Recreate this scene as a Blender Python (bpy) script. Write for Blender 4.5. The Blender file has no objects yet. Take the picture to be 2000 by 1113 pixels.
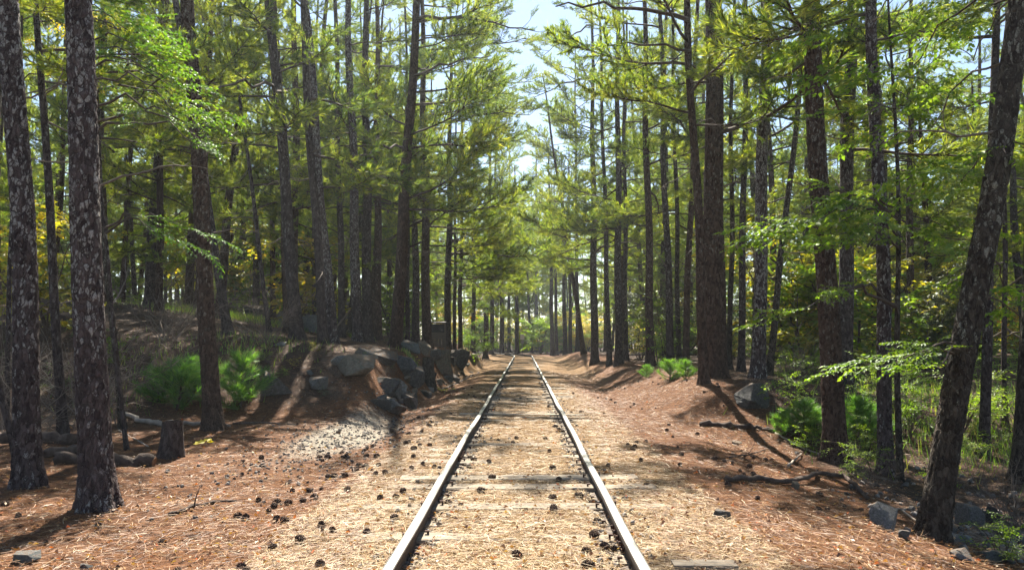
import bpy, bmesh, math, random
import numpy as np
from mathutils import Vector, Matrix, Euler

R = math.radians
rng = np.random.default_rng(11)
random.seed(11)
sc = bpy.context.scene
col = sc.collection

# ------------------------------------------------------------------ camera
cam_d = bpy.data.cameras.new('camera')
cam = bpy.data.objects.new('camera', cam_d)
col.objects.link(cam)
FPX = 1520.0                                   # focal length in photo pixels (2000 wide)
CAM = np.array([0.044, 0.0, 1.44])
cam.location = CAM
cam.rotation_euler = (R(90 + 4.06), 0, R(0.867))
cam_d.sensor_width = 36.0
cam_d.lens = FPX / 2000 * 36.0
cam_d.clip_start = 0.05
cam_d.clip_end = 2000
sc.camera = cam

# ------------------------------------------------------------------ light
SUN_EL, SUN_AZ = 51.0, -6.0                    # azimuth from +Y, minus = towards -X
world = bpy.data.worlds.new('World')
sc.world = world
world.use_nodes = True
wn = world.node_tree
bg = wn.nodes['Background']
sky = wn.nodes.new('ShaderNodeTexSky')
sky.sky_type = 'NISHITA'
sky.sun_disc = False
sky.sun_elevation = R(SUN_EL)
sky.sun_rotation = R(SUN_AZ)
sky.air_density = 1.0
sky.dust_density = 0.3
sky.ozone_density = 1.0
wn.links.new(sky.outputs[0], bg.inputs[0])
bg.inputs[1].default_value = 0.052
S = Vector((math.sin(R(SUN_AZ)) * math.cos(R(SUN_EL)), math.cos(R(SUN_AZ)) * math.cos(R(SUN_EL)), math.sin(R(SUN_EL))))
sun_d = bpy.data.lights.new('sun', 'SUN')
sun_d.energy = 5.0
sun_d.angle = R(0.53)
sun_d.color = (1.0, 0.93, 0.80)
sun = bpy.data.objects.new('sun', sun_d)
sun.rotation_euler = S.to_track_quat('Z', 'Y').to_euler()
sun.location = S * 60
col.objects.link(sun)
vs = sc.view_settings
vs.view_transform = 'Standard'
vs.look = 'None'
vs.exposure = 1.98
vs.gamma = 1.0
cy = sc.cycles
cy.use_denoising = True
cy.max_bounces = 7
cy.diffuse_bounces = 4
cy.glossy_bounces = 2
cy.transmission_bounces = 4
cy.transparent_max_bounces = 4
cy.caustics_reflective = False
cy.caustics_refractive = False
cy.sample_clamp_indirect = 6.0
sc.render.use_persistent_data = False

# ------------------------------------------------------------------ helpers
CM = np.array(cam.rotation_euler.to_matrix())


def ray(px, py):
    d = CM @ np.array([(px - 1000) / FPX, -(py - 556.5) / FPX, -1.0])
    return d / np.linalg.norm(d)


def at(px, py, Y):
    """world point on the line of sight of a photo pixel at distance Y down the track"""
    d = ray(px, py)
    return CAM + d * ((Y - CAM[1]) / d[1])


def proj(p):
    q = CM.T @ (np.array(p) - CAM)
    return 1000 + FPX * q[0] / -q[2], 556.5 - FPX * q[1] / -q[2]


def ss(a, b, x):
    t = np.clip((np.asarray(x, float) - a) / (b - a), 0, 1)
    return t * t * (3 - 2 * t)


def hash2(i, j, s=0):
    h = (i.astype(np.int64) * 374761393 + j.astype(np.int64) * 668265263 + s * 982451653) & 0xffffffff
    h = ((h ^ (h >> 13)) * 1274126177) & 0xffffffff
    return ((h ^ (h >> 16)) & 0xffff) / 65535.0


def vnoise(x, y, s=0):
    x = np.asarray(x, float); y = np.asarray(y, float)
    i = np.floor(x).astype(int); j = np.floor(y).astype(int)
    u = x - i; v = y - j
    u = u * u * (3 - 2 * u); v = v * v * (3 - 2 * v)
    return (hash2(i, j, s) * (1 - u) + hash2(i + 1, j, s) * u) * (1 - v) + (hash2(i, j + 1, s) * (1 - u) + hash2(i + 1, j + 1, s) * u) * v


def fbm(x, y, o=4, s=0):
    a, t, f = 0.5, 0.0, 1.0
    for k in range(o):
        t = t + a * (vnoise(x * f, y * f, s + k) - 0.5)
        a *= 0.5; f *= 2.03
    return t


def cells(u, v, nu, s=0):
    """cellular pattern, u periodic with nu cells; returns edge distance and cell id"""
    iu = np.floor(u).astype(int); iv = np.floor(v).astype(int)
    f1 = np.full(u.shape, 9.0); f2 = np.full(u.shape, 9.0); cid = np.zeros(u.shape)
    for a in (-1, 0, 1):
        for b in (-1, 0, 1):
            ci = iu + a; cj = iv + b; cm = np.mod(ci, nu)
            du = ci + 0.15 + 0.7 * hash2(cm, cj, s) - u
            dv = cj + 0.1 + 0.8 * hash2(cm, cj, s + 5) - v
            d = np.sqrt(du * du + dv * dv)
            near = d < f1
            f2 = np.where(near, f1, np.minimum(f2, d))
            cid = np.where(near, hash2(cm, cj, s + 9), cid)
            f1 = np.where(near, d, f1)
    return f2 - f1, cid


def track_x(y):
    """centre line of the track: straight, then a bend to the left"""
    t = np.clip(np.asarray(y, float) - 67.0, 0, 40)
    return -t * t / 80.0


def smin(a, b, k):
    h = np.clip(0.5 + 0.5 * (b - a) / k, 0, 1)
    return b * (1 - h) + a * h - k * h * (1 - h)


def H0(x, y):
    x = np.asarray(x, float); y = np.asarray(y, float)
    xc = x - track_x(y)
    ax = np.abs(xc)
    h = -0.10 * ss(1.25, 2.6, ax)
    h = h - 0.12 * np.exp(-((xc + 2.6) / 0.6) ** 2) * ss(9, 14, y) * (1 - ss(45, 60, y))
    d = smin(smin(-2.65 - x, y - 15.0, 1.6), (60 - y) * 0.5, 3.0)
    ds = smin(smin((-2.65 - x) * 3.8, y - 14.6, 1.8), (60 - y) * 0.5, 3.0)
    bank = 1.25 * ss(-0.1, 4.6, ds) + 0.15 * np.clip(d - 1.2, 0, 22)
    h = h + bank
    h = h + 0.035 * np.clip(-x - 5, 0, 25) * (1 - ss(13, 18, y)) * ss(4, 8, y)
    h = h - 0.40 * ss(2.2, 4.6, x) * (1 - ss(13, 16.5, y))
    h = h - 0.34 * np.exp(-((x - 6.2) / 1.5) ** 2 - ((y - 8.6) / 3.2) ** 2)
    h = h + 0.66 * ss(13.5, 17.5, y) * ss(2.3, 4.3, x) * (1 - ss(58, 78, y)) * (1 - 0.6 * ss(5.5, 8.5, x) * (1 - ss(20, 28, y)))
    return h


def H(x, y):
    x = np.asarray(x, float); y = np.asarray(y, float)
    xc = np.abs(x - track_x(y))
    off = ss(1.0, 3.5, xc)
    n = (0.03 + 0.08 * off) * fbm(x * 0.9, y * 0.9, 4, 3) + (0.028 + 0.05 * off) * fbm(x * 4.5, y * 4.5, 3, 17)
    gutter = -0.035 * np.exp(-((xc - 0.70) / 0.10) ** 2)
    return H0(x, y) + n + gutter


def Hs(x, y):
    return float(H(np.array([x]), np.array([y]))[0])


def gp(px, py):
    """where the line of sight of a photo pixel meets the ground"""
    d = ray(px, py)
    t = 1.5 * 1.012 ** np.arange(460)
    P = CAM[None] + t[:, None] * d[None]
    k = np.argmax(P[:, 2] < H(P[:, 0], P[:, 1]))
    if k == 0:
        return P[-1]
    t0, t1 = t[k - 1], t[k]
    for _ in range(14):
        m = 0.5 * (t0 + t1); p = CAM + d * m
        if p[2] < Hs(p[0], p[1]):
            t1 = m
        else:
            t0 = m
    return CAM + d * t1


class MB:
    """collects triangles for one mesh"""

    def __init__(self):
        self.V, self.F, self.M, self.S, self.n = [], [], [], [], 0

    def add(self, V, F, mat=0, smooth=False):
        V = np.asarray(V, float).reshape(-1, 3); F = np.asarray(F, int).reshape(-1, 3)
        self.V.append(V); self.F.append(F + self.n); self.n += len(V)
        self.M.append(np.full(len(F), mat)); self.S.append(np.full(len(F), smooth))

    def addbuf(self, o, M=None, mat=None):
        for V, in zip([np.concatenate(o.V)]):
            if M is not None:
                M = np.array(M)
                V = V @ M[:3, :3].T + M[:3, 3]
            F = np.concatenate(o.F)
            self.V.append(V); self.F.append(F + self.n); self.n += len(V)
            self.M.append(np.concatenate(o.M) if mat is None else np.full(len(F), mat)); self.S.append(np.concatenate(o.S))

    def mesh(self, name, mats):
        V = np.concatenate(self.V).astype(np.float32); F = np.concatenate(self.F).astype(np.int32)
        me = bpy.data.meshes.new(name)
        me.vertices.add(len(V)); me.vertices.foreach_set('co', V.ravel())
        me.loops.add(F.size); me.loops.foreach_set('vertex_index', F.ravel())
        me.polygons.add(len(F)); me.polygons.foreach_set('loop_start', np.arange(0, F.size, 3, dtype=np.int32))
        me.polygons.foreach_set('material_index', np.concatenate(self.M).astype(np.int32))
        me.polygons.foreach_set('use_smooth', np.concatenate(self.S).astype(bool))
        for m in mats:
            me.materials.append(m)
        me.update(calc_edges=True)
        return me


def tube(P, rad, n=6, cap=True):
    P = np.asarray(P, float); m = len(P)
    rad = np.broadcast_to(np.asarray(rad, float), (m,))
    T = np.gradient(P, axis=0); T /= np.linalg.norm(T, axis=1)[:, None] + 1e-9
    ref = np.array([0.0, 0, 1]) if abs(T[0, 2]) < 0.8 else np.array([1.0, 0, 0])
    A = np.cross(T, ref); A /= np.linalg.norm(A, axis=1)[:, None] + 1e-9
    B = np.cross(T, A)
    a = np.arange(n) * 2 * math.pi / n
    V = P[:, None] + rad[:, None, None] * (np.cos(a)[None, :, None] * A[:, None] + np.sin(a)[None, :, None] * B[:, None])
    V = V.reshape(-1, 3)
    i = np.arange(m - 1)[:, None] * n; j = np.arange(n)[None]; j2 = (j + 1) % n
    q = np.stack([i + j, i + j2, i + n + j2, i + n + j], -1).reshape(-1, 4)
    F = np.concatenate([q[:, [0, 1, 2]], q[:, [0, 2, 3]]])
    if cap:
        k = len(V)
        V = np.concatenate([V, P[:1], P[-1:]])
        jj = np.arange(n); c0 = np.stack([np.full(n, k), (jj + 1) % n, jj], -1)
        e = (m - 1) * n
        c1 = np.stack([np.full(n, k + 1), e + jj, e + (jj + 1) % n], -1)
        F = np.concatenate([F, c0, c1])
    return V, F


def unit(v):
    return v / (np.linalg.norm(v, axis=-1, keepdims=True) + 1e-9)


def box(mb, c, s, mat=0, M=None):
    x, y, z = np.array(s) / 2
    V = np.array([[sx * x, sy * y, sz * z] for sz in (-1, 1) for sy in (-1, 1) for sx in (-1, 1)])
    V = V + np.array(c)
    F = [[0, 2, 3], [0, 3, 1], [4, 5, 7], [4, 7, 6], [0, 1, 5], [0, 5, 4], [2, 6, 7], [2, 7, 3], [0, 4, 6], [0, 6, 2], [1, 3, 7], [1, 7, 5]]
    if M is not None:
        V = V @ np.array(M)[:3, :3].T + np.array(M)[:3, 3]
    mb.add(V, F, mat)


def link(name, me, parent=None, loc=None, rot=None, scale=None):
    o = bpy.data.objects.new(name, me)
    col.objects.link(o)
    if parent is not None:
        o.parent = parent
    if loc is not None:
        o.location = loc
    if rot is not None:
        o.rotation_euler = rot
    if scale is not None:
        o.scale = scale if hasattr(scale, '__len__') else (scale,) * 3
    return o


def tag(o, label=None, cat=None, group=None, kind=None):
    if label: o['label'] = label
    if cat: o['category'] = cat
    if group: o['group'] = group
    if kind: o['kind'] = kind
    return o


def thing(name, label, cat, loc, group=None, rz=0.0):
    o = link(name, None, None, loc, (0, 0, rz))
    o.empty_display_size = 0.2
    return tag(o, label, cat, group)


# ------------------------------------------------------------------ materials
def newmat(name):
    m = bpy.data.materials.new(name); m.use_nodes = True
    nt = m.node_tree; nt.nodes.clear()
    out = nt.nodes.new('ShaderNodeOutputMaterial')
    return m, nt, out


def N(nt, t, **kw):
    n = nt.nodes.new(t)
    for k, v in kw.items():
        if k.startswith('i_'):
            n.inputs[k[2:].replace('_', ' ')].default_value = v
        else:
            setattr(n, k, v)
    return n


def ramp(nt, fac, stops, interp='LINEAR'):
    r = nt.nodes.new('ShaderNodeValToRGB')
    r.color_ramp.interpolation = interp
    el = r.color_ramp.elements
    while len(el) > 1:
        el.remove(el[0])
    el[0].position = stops[0][0]; el[0].color = (*stops[0][1], 1)
    for p, c in stops[1:]:
        e = el.new(p); e.color = (*c, 1)
    nt.links.new(fac, r.inputs[0])
    return r.outputs[0]


def mixc(nt, fac, a, b, mode='MIX'):
    m = nt.nodes.new('ShaderNodeMix'); m.data_type = 'RGBA'; m.blend_type = mode
    for s, v in ((m.inputs[0], fac), (m.inputs[6], a), (m.inputs[7], b)):
        if hasattr(v, 'links'):
            nt.links.new(v, s)
        elif isinstance(v, (int, float)):
            s.default_value = v
        else:
            s.default_value = (*v, 1)
    return m.outputs[2]


def mth(nt, op, a, b=None, c=None):
    m = nt.nodes.new('ShaderNodeMath'); m.operation = op
    for k, v in enumerate((a, b, c)):
        if v is None: continue
        if hasattr(v, 'links'): nt.links.new(v, m.inputs[k])
        else: m.inputs[k].default_value = v
    return m.outputs[0]


def coords(nt, scale, src='Object'):
    tc = nt.nodes.new('ShaderNodeTexCoord')
    mp = nt.nodes.new('ShaderNodeMapping')
    mp.inputs['Scale'].default_value = scale
    nt.links.new(tc.outputs[src], mp.inputs[0])
    return mp.outputs[0]


def noise(nt, vec, scale, detail=4, rough=0.6):
    n = N(nt, 'ShaderNodeTexNoise')
    n.inputs['Scale'].default_value = scale; n.inputs['Detail'].default_value = detail; n.inputs['Roughness'].default_value = rough
    if vec is not None: nt.links.new(vec, n.inputs['Vector'])
    return n.outputs['Fac']


def voro(nt, vec, scale, feature='F1'):
    n = N(nt, 'ShaderNodeTexVoronoi', feature=feature)
    n.inputs['Scale'].default_value = scale
    nt.links.new(vec, n.inputs['Vector'])
    return n


def foliage_mat(name, stops, trans=0.5, gloss=0.07, tint=0.35):
    """thin leaf or needle: reflects and lets light through; every blade its own tone"""
    m, nt, out = newmat(name)
    geo = N(nt, 'ShaderNodeNewGeometry')
    oi = N(nt, 'ShaderNodeObjectInfo')
    f = mth(nt, 'ADD', mth(nt, 'MULTIPLY', geo.outputs['Random Per Island'], 1 - tint), mth(nt, 'MULTIPLY', oi.outputs['Random'], tint))
    c = ramp(nt, f, stops)
    d = N(nt, 'ShaderNodeBsdfDiffuse'); nt.links.new(c, d.inputs[0])
    t = N(nt, 'ShaderNodeBsdfTranslucent')
    ct = mixc(nt, 1.0, c, (1.15, 1.18, 0.45), 'MULTIPLY')
    nt.links.new(ct, t.inputs[0])
    mx = N(nt, 'ShaderNodeMixShader'); mx.inputs[0].default_value = trans
    nt.links.new(d.outputs[0], mx.inputs[1]); nt.links.new(t.outputs[0], mx.inputs[2])
    g = N(nt, 'ShaderNodeBsdfGlossy'); g.inputs['Roughness'].default_value = 0.5; g.inputs[0].default_value = (0.9, 0.95, 0.9, 1)
    mg = N(nt, 'ShaderNodeMixShader'); mg.inputs[0].default_value = gloss
    nt.links.new(mx.outputs[0], mg.inputs[1]); nt.links.new(g.outputs[0], mg.inputs[2])
    nt.links.new(mg.outputs[0], out.inputs[0])
    return m


def bark_mat(name, dark, mid, light, lichen, lichen_amt, plate=(27, 27, 12.5), bump=0.9):
    m, nt, out = newmat(name)
    v = coords(nt, plate)
    warp = N(nt, 'ShaderNodeTexNoise'); warp.inputs['Scale'].default_value = 0.7; warp.inputs['Detail'].default_value = 3
    nt.links.new(v, warp.inputs['Vector'])
    vm = N(nt, 'ShaderNodeVectorMath', operation='MULTIPLY_ADD')
    nt.links.new(warp.outputs['Color'], vm.inputs[0]); vm.inputs[1].default_value = (1.3, 1.3, 1.3); nt.links.new(v, vm.inputs[2])
    vv = vm.outputs[0]
    edge = voro(nt, vv, 1.0, 'DISTANCE_TO_EDGE').outputs['Distance']
    cell = voro(nt, vv, 1.0, 'F1')
    sep = N(nt, 'ShaderNodeSeparateColor'); nt.links.new(cell.outputs['Color'], sep.inputs[0])
    fine = noise(nt, coords(nt, (1, 1, 0.4)), 55, 5, 0.7)
    big = noise(nt, coords(nt, (1, 1, 0.5)), 2.2, 3)
    tone = mth(nt, 'ADD', mth(nt, 'MULTIPLY', sep.outputs[0], 0.45), mth(nt, 'MULTIPLY', fine, 0.7))
    base = ramp(nt, tone, [(0.22, dark), (0.55, mid), (0.9, light)])
    # lichen scabs: whole and part plates
    lf = mth(nt, 'ADD', mth(nt, 'MULTIPLY', sep.outputs[1], 0.75), mth(nt, 'MULTIPLY', big, 0.9))
    lf = mth(nt, 'ADD', lf, mth(nt, 'MULTIPLY', noise(nt, v, 3.4, 5, 0.75), 1.2))
    oi = N(nt, 'ShaderNodeObjectInfo')
    lf = mth(nt, 'ADD', lf, mth(nt, 'MULTIPLY', mth(nt, 'SUBTRACT', oi.outputs['Random'], 0.3), 0.22))
    tz = N(nt, 'ShaderNodeTexCoord'); sz = N(nt, 'ShaderNodeSeparateXYZ'); nt.links.new(tz.outputs['Object'], sz.inputs[0])
    zr = N(nt, 'ShaderNodeMapRange'); zr.inputs['From Min'].default_value = 0.4; zr.inputs['From Max'].default_value = 2.6; zr.inputs['To Min'].default_value = -0.22; zr.inputs['To Max'].default_value = 0.06
    nt.links.new(sz.outputs[2], zr.inputs[0])
    lf = mth(nt, 'ADD', lf, zr.outputs[0])
    lm = N(nt, 'ShaderNodeMapRange'); lm.interpolation_type = 'SMOOTHSTEP'
    lm.inputs['From Min'].default_value = 1.82 - lichen_amt; lm.inputs['From Max'].default_value = 1.98 - lichen_amt
    nt.links.new(lf, lm.inputs[0])
    brk = ramp(nt, noise(nt, coords(nt, (1, 1, 0.7)), 75, 4, 0.75), [(0.40, (0, 0, 0)), (0.56, (1, 1, 1))])
    flat = ramp(nt, edge, [(0.05, (0, 0, 0)), (0.13, (1, 1, 1))])
    lk = mth(nt, 'MULTIPLY', lm.outputs[0], mth(nt, 'MULTIPLY', mth(nt, 'MULTIPLY', flat, mth(nt, 'ADD', 0.3, mth(nt, 'MULTIPLY', brk, 0.7))), 0.95))
    c = mixc(nt, lk, base, lichen)
    p = N(nt, 'ShaderNodeBsdfPrincipled'); p.inputs['Roughness'].default_value = 0.92
    p.inputs['Specular IOR Level'].default_value = 0.15
    nt.links.new(c, p.inputs['Base Color'])
    hgt = mth(nt, 'ADD', mth(nt, 'MULTIPLY', ramp(nt, edge, [(0.0, (0, 0, 0)), (0.16, (1, 1, 1))]), 1.0), mth(nt, 'MULTIPLY', fine, 0.55))
    b = N(nt, 'ShaderNodeBump'); b.inputs['Strength'].default_value = bump; b.inputs['Distance'].default_value = 0.02
    nt.links.new(hgt, b.inputs['Height']); nt.links.new(b.outputs[0], p.inputs['Normal'])
    nt.links.new(p.outputs[0], out.inputs[0])
    return m


def plain_mat(name, stops, scale=20, rough=0.85, vscale=(1, 1, 1), bump=0.4, metal=0.0, spec=0.3, dist=0.01, island=False):
    m, nt, out = newmat(name)
    v = coords(nt, vscale)
    f = noise(nt, v, scale, 6, 0.65)
    oi = N(nt, 'ShaderNodeObjectInfo')
    k = mth(nt, 'ADD', mth(nt, 'MULTIPLY', f, 0.85), mth(nt, 'MULTIPLY', oi.outputs['Random'], 0.18))
    if island:
        geo = N(nt, 'ShaderNodeNewGeometry')
        k = mth(nt, 'ADD', mth(nt, 'MULTIPLY', f, 0.25), mth(nt, 'MULTIPLY', geo.outputs['Random Per Island'], 0.8))
    c = ramp(nt, k, stops)
    p = N(nt, 'ShaderNodeBsdfPrincipled'); p.inputs['Roughness'].default_value = rough
    p.inputs['Metallic'].default_value = metal; p.inputs['Specular IOR Level'].default_value = spec
    nt.links.new(c, p.inputs['Base Color'])
    b = N(nt, 'ShaderNodeBump'); b.inputs['Strength'].default_value = bump; b.inputs['Distance'].default_value = dist
    nt.links.new(f, b.inputs['Height']); nt.links.new(b.outputs[0], p.inputs['Normal'])
    nt.links.new(p.outputs[0], out.inputs[0])
    return m


def ground_mat():
    m, nt, out = newmat('forest_litter_ground')
    at_ = N(nt, 'ShaderNodeVertexColor', layer_name='zone')
    sep = N(nt, 'ShaderNodeSeparateColor'); nt.links.new(at_.outputs['Color'], sep.inputs[0])
    P = coords(nt, (1, 1, 1))
    # crossed strands: stretched noise in several directions
    hs = []
    for k, a in enumerate((0.2, 1.1, 2.0, 2.75)):
        mp = nt.nodes.new('ShaderNodeMapping'); mp.inputs['Rotation'].default_value = (0, 0, a); mp.inputs['Scale'].default_value = (9, 140, 30)
        mp.inputs['Location'].default_value = (k * 3.3, k * 7.7, 0)
        nt.links.new(P, mp.inputs[0])
        hs.append(noise(nt, mp.outputs[0], 1.0, 2, 0.5))
    st = mth(nt, 'MAXIMUM', mth(nt, 'MAXIMUM', hs[0], hs[1]), mth(nt, 'MAXIMUM', hs[2], hs[3]))
    mid = noise(nt, P, 14, 5, 0.7)
    big = noise(nt, P, 0.8, 4, 0.6)
    f = mth(nt, 'ADD', mth(nt, 'MULTIPLY', mth(nt, 'SUBTRACT', st, 0.45), 2.0), mth(nt, 'MULTIPLY', mth(nt, 'SUBTRACT', mid, 0.5), 1.1))
    straw = ramp(nt, f, [(0.0, (0.055, 0.028, 0.011)), (0.3, (0.165, 0.09, 0.032)), (0.6, (0.29, 0.18, 0.07)), (1.0, (0.42, 0.30, 0.14))])
    rust = ramp(nt, f, [(0.0, (0.030, 0.013, 0.006)), (0.3, (0.115, 0.044, 0.015)), (0.62, (0.235, 0.10, 0.032)), (1.0, (0.37, 0.215, 0.09))])
    soil = ramp(nt, f, [(0.0, (0.02, 0.013, 0.009)), (0.45, (0.08, 0.045, 0.028)), (1.0, (0.18, 0.11, 0.07))])
    grav = ramp(nt, f, [(0.0, (0.12, 0.10, 0.08)), (0.4, (0.32, 0.28, 0.22)), (1.0, (0.55, 0.51, 0.43))])
    zr = mth(nt, 'ADD', sep.outputs[0], mth(nt, 'MULTIPLY', mth(nt, 'SUBTRACT', big, 0.5), 0.9))
    zr2 = N(nt, 'ShaderNodeMapRange'); zr2.inputs['From Min'].default_value = 0.25; zr2.inputs['From Max'].default_value = 0.75; nt.links.new(zr, zr2.inputs[0])
    c = mixc(nt, zr2.outputs[0], rust, straw)
    zb = mth(nt, 'ADD', sep.outputs[2], mth(nt, 'MULTIPLY', mth(nt, 'SUBTRACT', big, 0.5), 0.6))
    zb2 = N(nt, 'ShaderNodeMapRange'); zb2.inputs['From Min'].default_value = 0.2; zb2.inputs['From Max'].default_value = 0.8; nt.links.new(zb, zb2.inputs[0])
    c = mixc(nt, zb2.outputs[0], c, soil)
    zg = mth(nt, 'ADD', sep.outputs[1], mth(nt, 'MULTIPLY', mth(nt, 'SUBTRACT', mid, 0.5), 0.8))
    zg2 = N(nt, 'ShaderNodeMapRange'); zg2.inputs['From Min'].default_value = 0.35; zg2.inputs['From Max'].default_value = 0.65; nt.links.new(zg, zg2.inputs[0])
    c = mixc(nt, zg2.outputs[0], c, grav)
    p = N(nt, 'ShaderNodeBsdfPrincipled'); p.inputs['Roughness'].default_value = 0.9; p.inputs['Specular IOR Level'].default_value = 0.2
    nt.links.new(c, p.inputs['Base Color'])
    b = N(nt, 'ShaderNodeBump'); b.inputs['Strength'].default_value = 0.9; b.inputs['Distance'].default_value = 0.02
    nt.links.new(f, b.inputs['Height']); nt.links.new(b.outputs[0], p.inputs['Normal'])
    nt.links.new(p.outputs[0], out.inputs[0])
    return m


def litter_mat(name, stops):
    m, nt, out = newmat(name)
    geo = N(nt, 'ShaderNodeNewGeometry')
    c = ramp(nt, geo.outputs['Random Per Island'], stops)
    p = N(nt, 'ShaderNodeBsdfPrincipled'); p.inputs['Roughness'].default_value = 0.55; p.inputs['Specular IOR Level'].default_value = 0.4
    nt.links.new(c, p.inputs['Base Color'])
    nt.links.new(p.outputs[0], out.inputs[0])
    return m


def rail_mat():
    m, nt, out = newmat('rail_steel')
    tc = N(nt, 'ShaderNodeTexCoord')
    geo = N(nt, 'ShaderNodeNewGeometry')
    sp = N(nt, 'ShaderNodeSeparateXYZ'); nt.links.new(geo.outputs['Normal'], sp.inputs[0])
    so = N(nt, 'ShaderNodeSeparateXYZ'); nt.links.new(tc.outputs['Object'], so.inputs[0])
    mp = N(nt, 'ShaderNodeMapping'); mp.inputs['Scale'].default_value = (85, 0.8, 60); nt.links.new(tc.outputs['Object'], mp.inputs[0])
    streak = noise(nt, mp.outputs[0], 1.0, 5, 0.6)
    rusty = noise(nt, tc.outputs['Object'], 26, 6, 0.7)
    rc = ramp(nt, rusty, [(0.3, (0.022, 0.015, 0.012)), (0.55, (0.062, 0.042, 0.032)), (0.75, (0.125, 0.092, 0.072))])
    steel = ramp(nt, streak, [(0.34, (0.07, 0.066, 0.058)), (0.46, (0.24, 0.235, 0.215)), (0.62, (0.40, 0.395, 0.375))])
    worn = mth(nt, 'MULTIPLY', ramp(nt, sp.outputs[2], [(0.45, (0, 0, 0)), (0.85, (1, 1, 1))]), ramp(nt, so.outputs[2], [(0.0, (0, 0, 0)), (0.10, (0, 0, 0)), (0.112, (1, 1, 1))]))
    c = mixc(nt, worn, rc, steel)
    p = N(nt, 'ShaderNodeBsdfPrincipled'); nt.links.new(c, p.inputs['Base Color'])
    nt.links.new(mth(nt, 'MULTIPLY', worn, 0.85), p.inputs['Metallic'])
    rr = mth(nt, 'SUBTRACT', 0.85, mth(nt, 'MULTIPLY', worn, mth(nt, 'ADD', 0.30, mth(nt, 'MULTIPLY', streak, 0.3))))
    nt.links.new(rr, p.inputs['Roughness'])
    b = N(nt, 'ShaderNodeBump'); b.inputs['Strength'].default_value = 0.3; b.inputs['Distance'].default_value = 0.003
    nt.links.new(rusty, b.inputs['Height']); nt.links.new(b.outputs[0], p.inputs['Normal'])
    nt.links.new(p.outputs[0], out.inputs[0])
    return m


def rock_mat(name, stops, moss):
    m, nt, out = newmat(name)
    tc = N(nt, 'ShaderNodeTexCoord')
    f = noise(nt, tc.outputs['Object'], 6, 7, 0.7)
    g = noise(nt, tc.outputs['Object'], 38, 5, 0.7)
    oi = N(nt, 'ShaderNodeObjectInfo')
    k = mth(nt, 'ADD', mth(nt, 'ADD', mth(nt, 'MULTIPLY', f, 0.6), mth(nt, 'MULTIPLY', g, 0.35)), mth(nt, 'MULTIPLY', mth(nt, 'SUBTRACT', oi.outputs['Random'], 0.5), 0.15))
    c = ramp(nt, k, stops)
    mf = ramp(nt, noise(nt, tc.outputs['Object'], 3.5, 5, 0.7), [(0.5, (0, 0, 0)), (0.68, (1, 1, 1))])
    c = mixc(nt, mth(nt, 'MULTIPLY', mf, 0.7), c, moss)
    geo = N(nt, 'ShaderNodeNewGeometry'); sn = N(nt, 'ShaderNodeSeparateXYZ'); nt.links.new(geo.outputs['Normal'], sn.inputs[0])
    lit = mth(nt, 'MULTIPLY', ramp(nt, sn.outputs[2], [(0.62, (0, 0, 0)), (0.85, (1, 1, 1))]), ramp(nt, noise(nt, tc.outputs['Object'], 5, 6, 0.75), [(0.46, (0, 0, 0)), (0.54, (1, 1, 1))]))
    c = mixc(nt, mth(nt, 'MULTIPLY', lit, 0.75), c, (0.17, 0.085, 0.035))
    lich = ramp(nt, noise(nt, tc.outputs['Object'], 11, 6, 0.8), [(0.58, (0, 0, 0)), (0.66, (1, 1, 1))])
    c = mixc(nt, mth(nt, 'MULTIPLY', lich, 0.55), c, (0.30, 0.30, 0.26))
    p = N(nt, 'ShaderNodeBsdfPrincipled'); p.inputs['Roughness'].default_value = 0.8; p.inputs['Specular IOR Level'].default_value = 0.35
    nt.links.new(c, p.inputs['Base Color'])
    b = N(nt, 'ShaderNodeBump'); b.inputs['Strength'].default_value = 0.8; b.inputs['Distance'].default_value = 0.03
    nt.links.new(mth(nt, 'ADD', f, mth(nt, 'MULTIPLY', g, 0.4)), b.inputs['Height']); nt.links.new(b.outputs[0], p.inputs['Normal'])
    nt.links.new(p.outputs[0], out.inputs[0])
    return m


MAT = {}
MAT['ground'] = ground_mat()
MAT['litter_straw'] = litter_mat('straw_needles', [(0.0, (0.085, 0.035, 0.012)), (0.25, (0.22, 0.118, 0.04)), (0.55, (0.35, 0.215, 0.082)), (0.88, (0.48, 0.335, 0.15)), (1.0, (0.68, 0.58, 0.38))])
MAT['litter_rust'] = litter_mat('rust_needles', [(0.0, (0.04, 0.016, 0.006)), (0.3, (0.14, 0.05, 0.014)), (0.65, (0.25, 0.10, 0.027)), (0.93, (0.37, 0.205, 0.072)), (1.0, (0.58, 0.48, 0.30))])
MAT['dead_leaf'] = foliage_mat('dead_leaf', [(0.0, (0.10, 0.045, 0.025)), (0.4, (0.26, 0.11, 0.05)), (0.8, (0.42, 0.26, 0.13)), (1.0, (0.45, 0.10, 0.03))], 0.25, 0.05, 0.0)
MAT['yellow_leaf'] = foliage_mat('yellow_leaf', [(0.0, (0.55, 0.40, 0.02)), (1.0, (0.75, 0.62, 0.04))], 0.4, 0.05, 0.1)
MAT['bark_lichen'] = bark_mat('pine_bark_lichen', (0.022, 0.016, 0.016), (0.064, 0.046, 0.045), (0.13, 0.10, 0.095), (0.35, 0.335, 0.31), 0.37)
MAT['bark_grey'] = bark_mat('pine_bark_grey', (0.022, 0.016, 0.015), (0.058, 0.043, 0.040), (0.115, 0.092, 0.085), (0.24, 0.23, 0.205), 0.13)
MAT['bark_red'] = bark_mat('pine_bark_red', (0.022, 0.014, 0.011), (0.068, 0.042, 0.031), (0.13, 0.085, 0.064), (0.24, 0.22, 0.185), 0.06)
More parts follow.
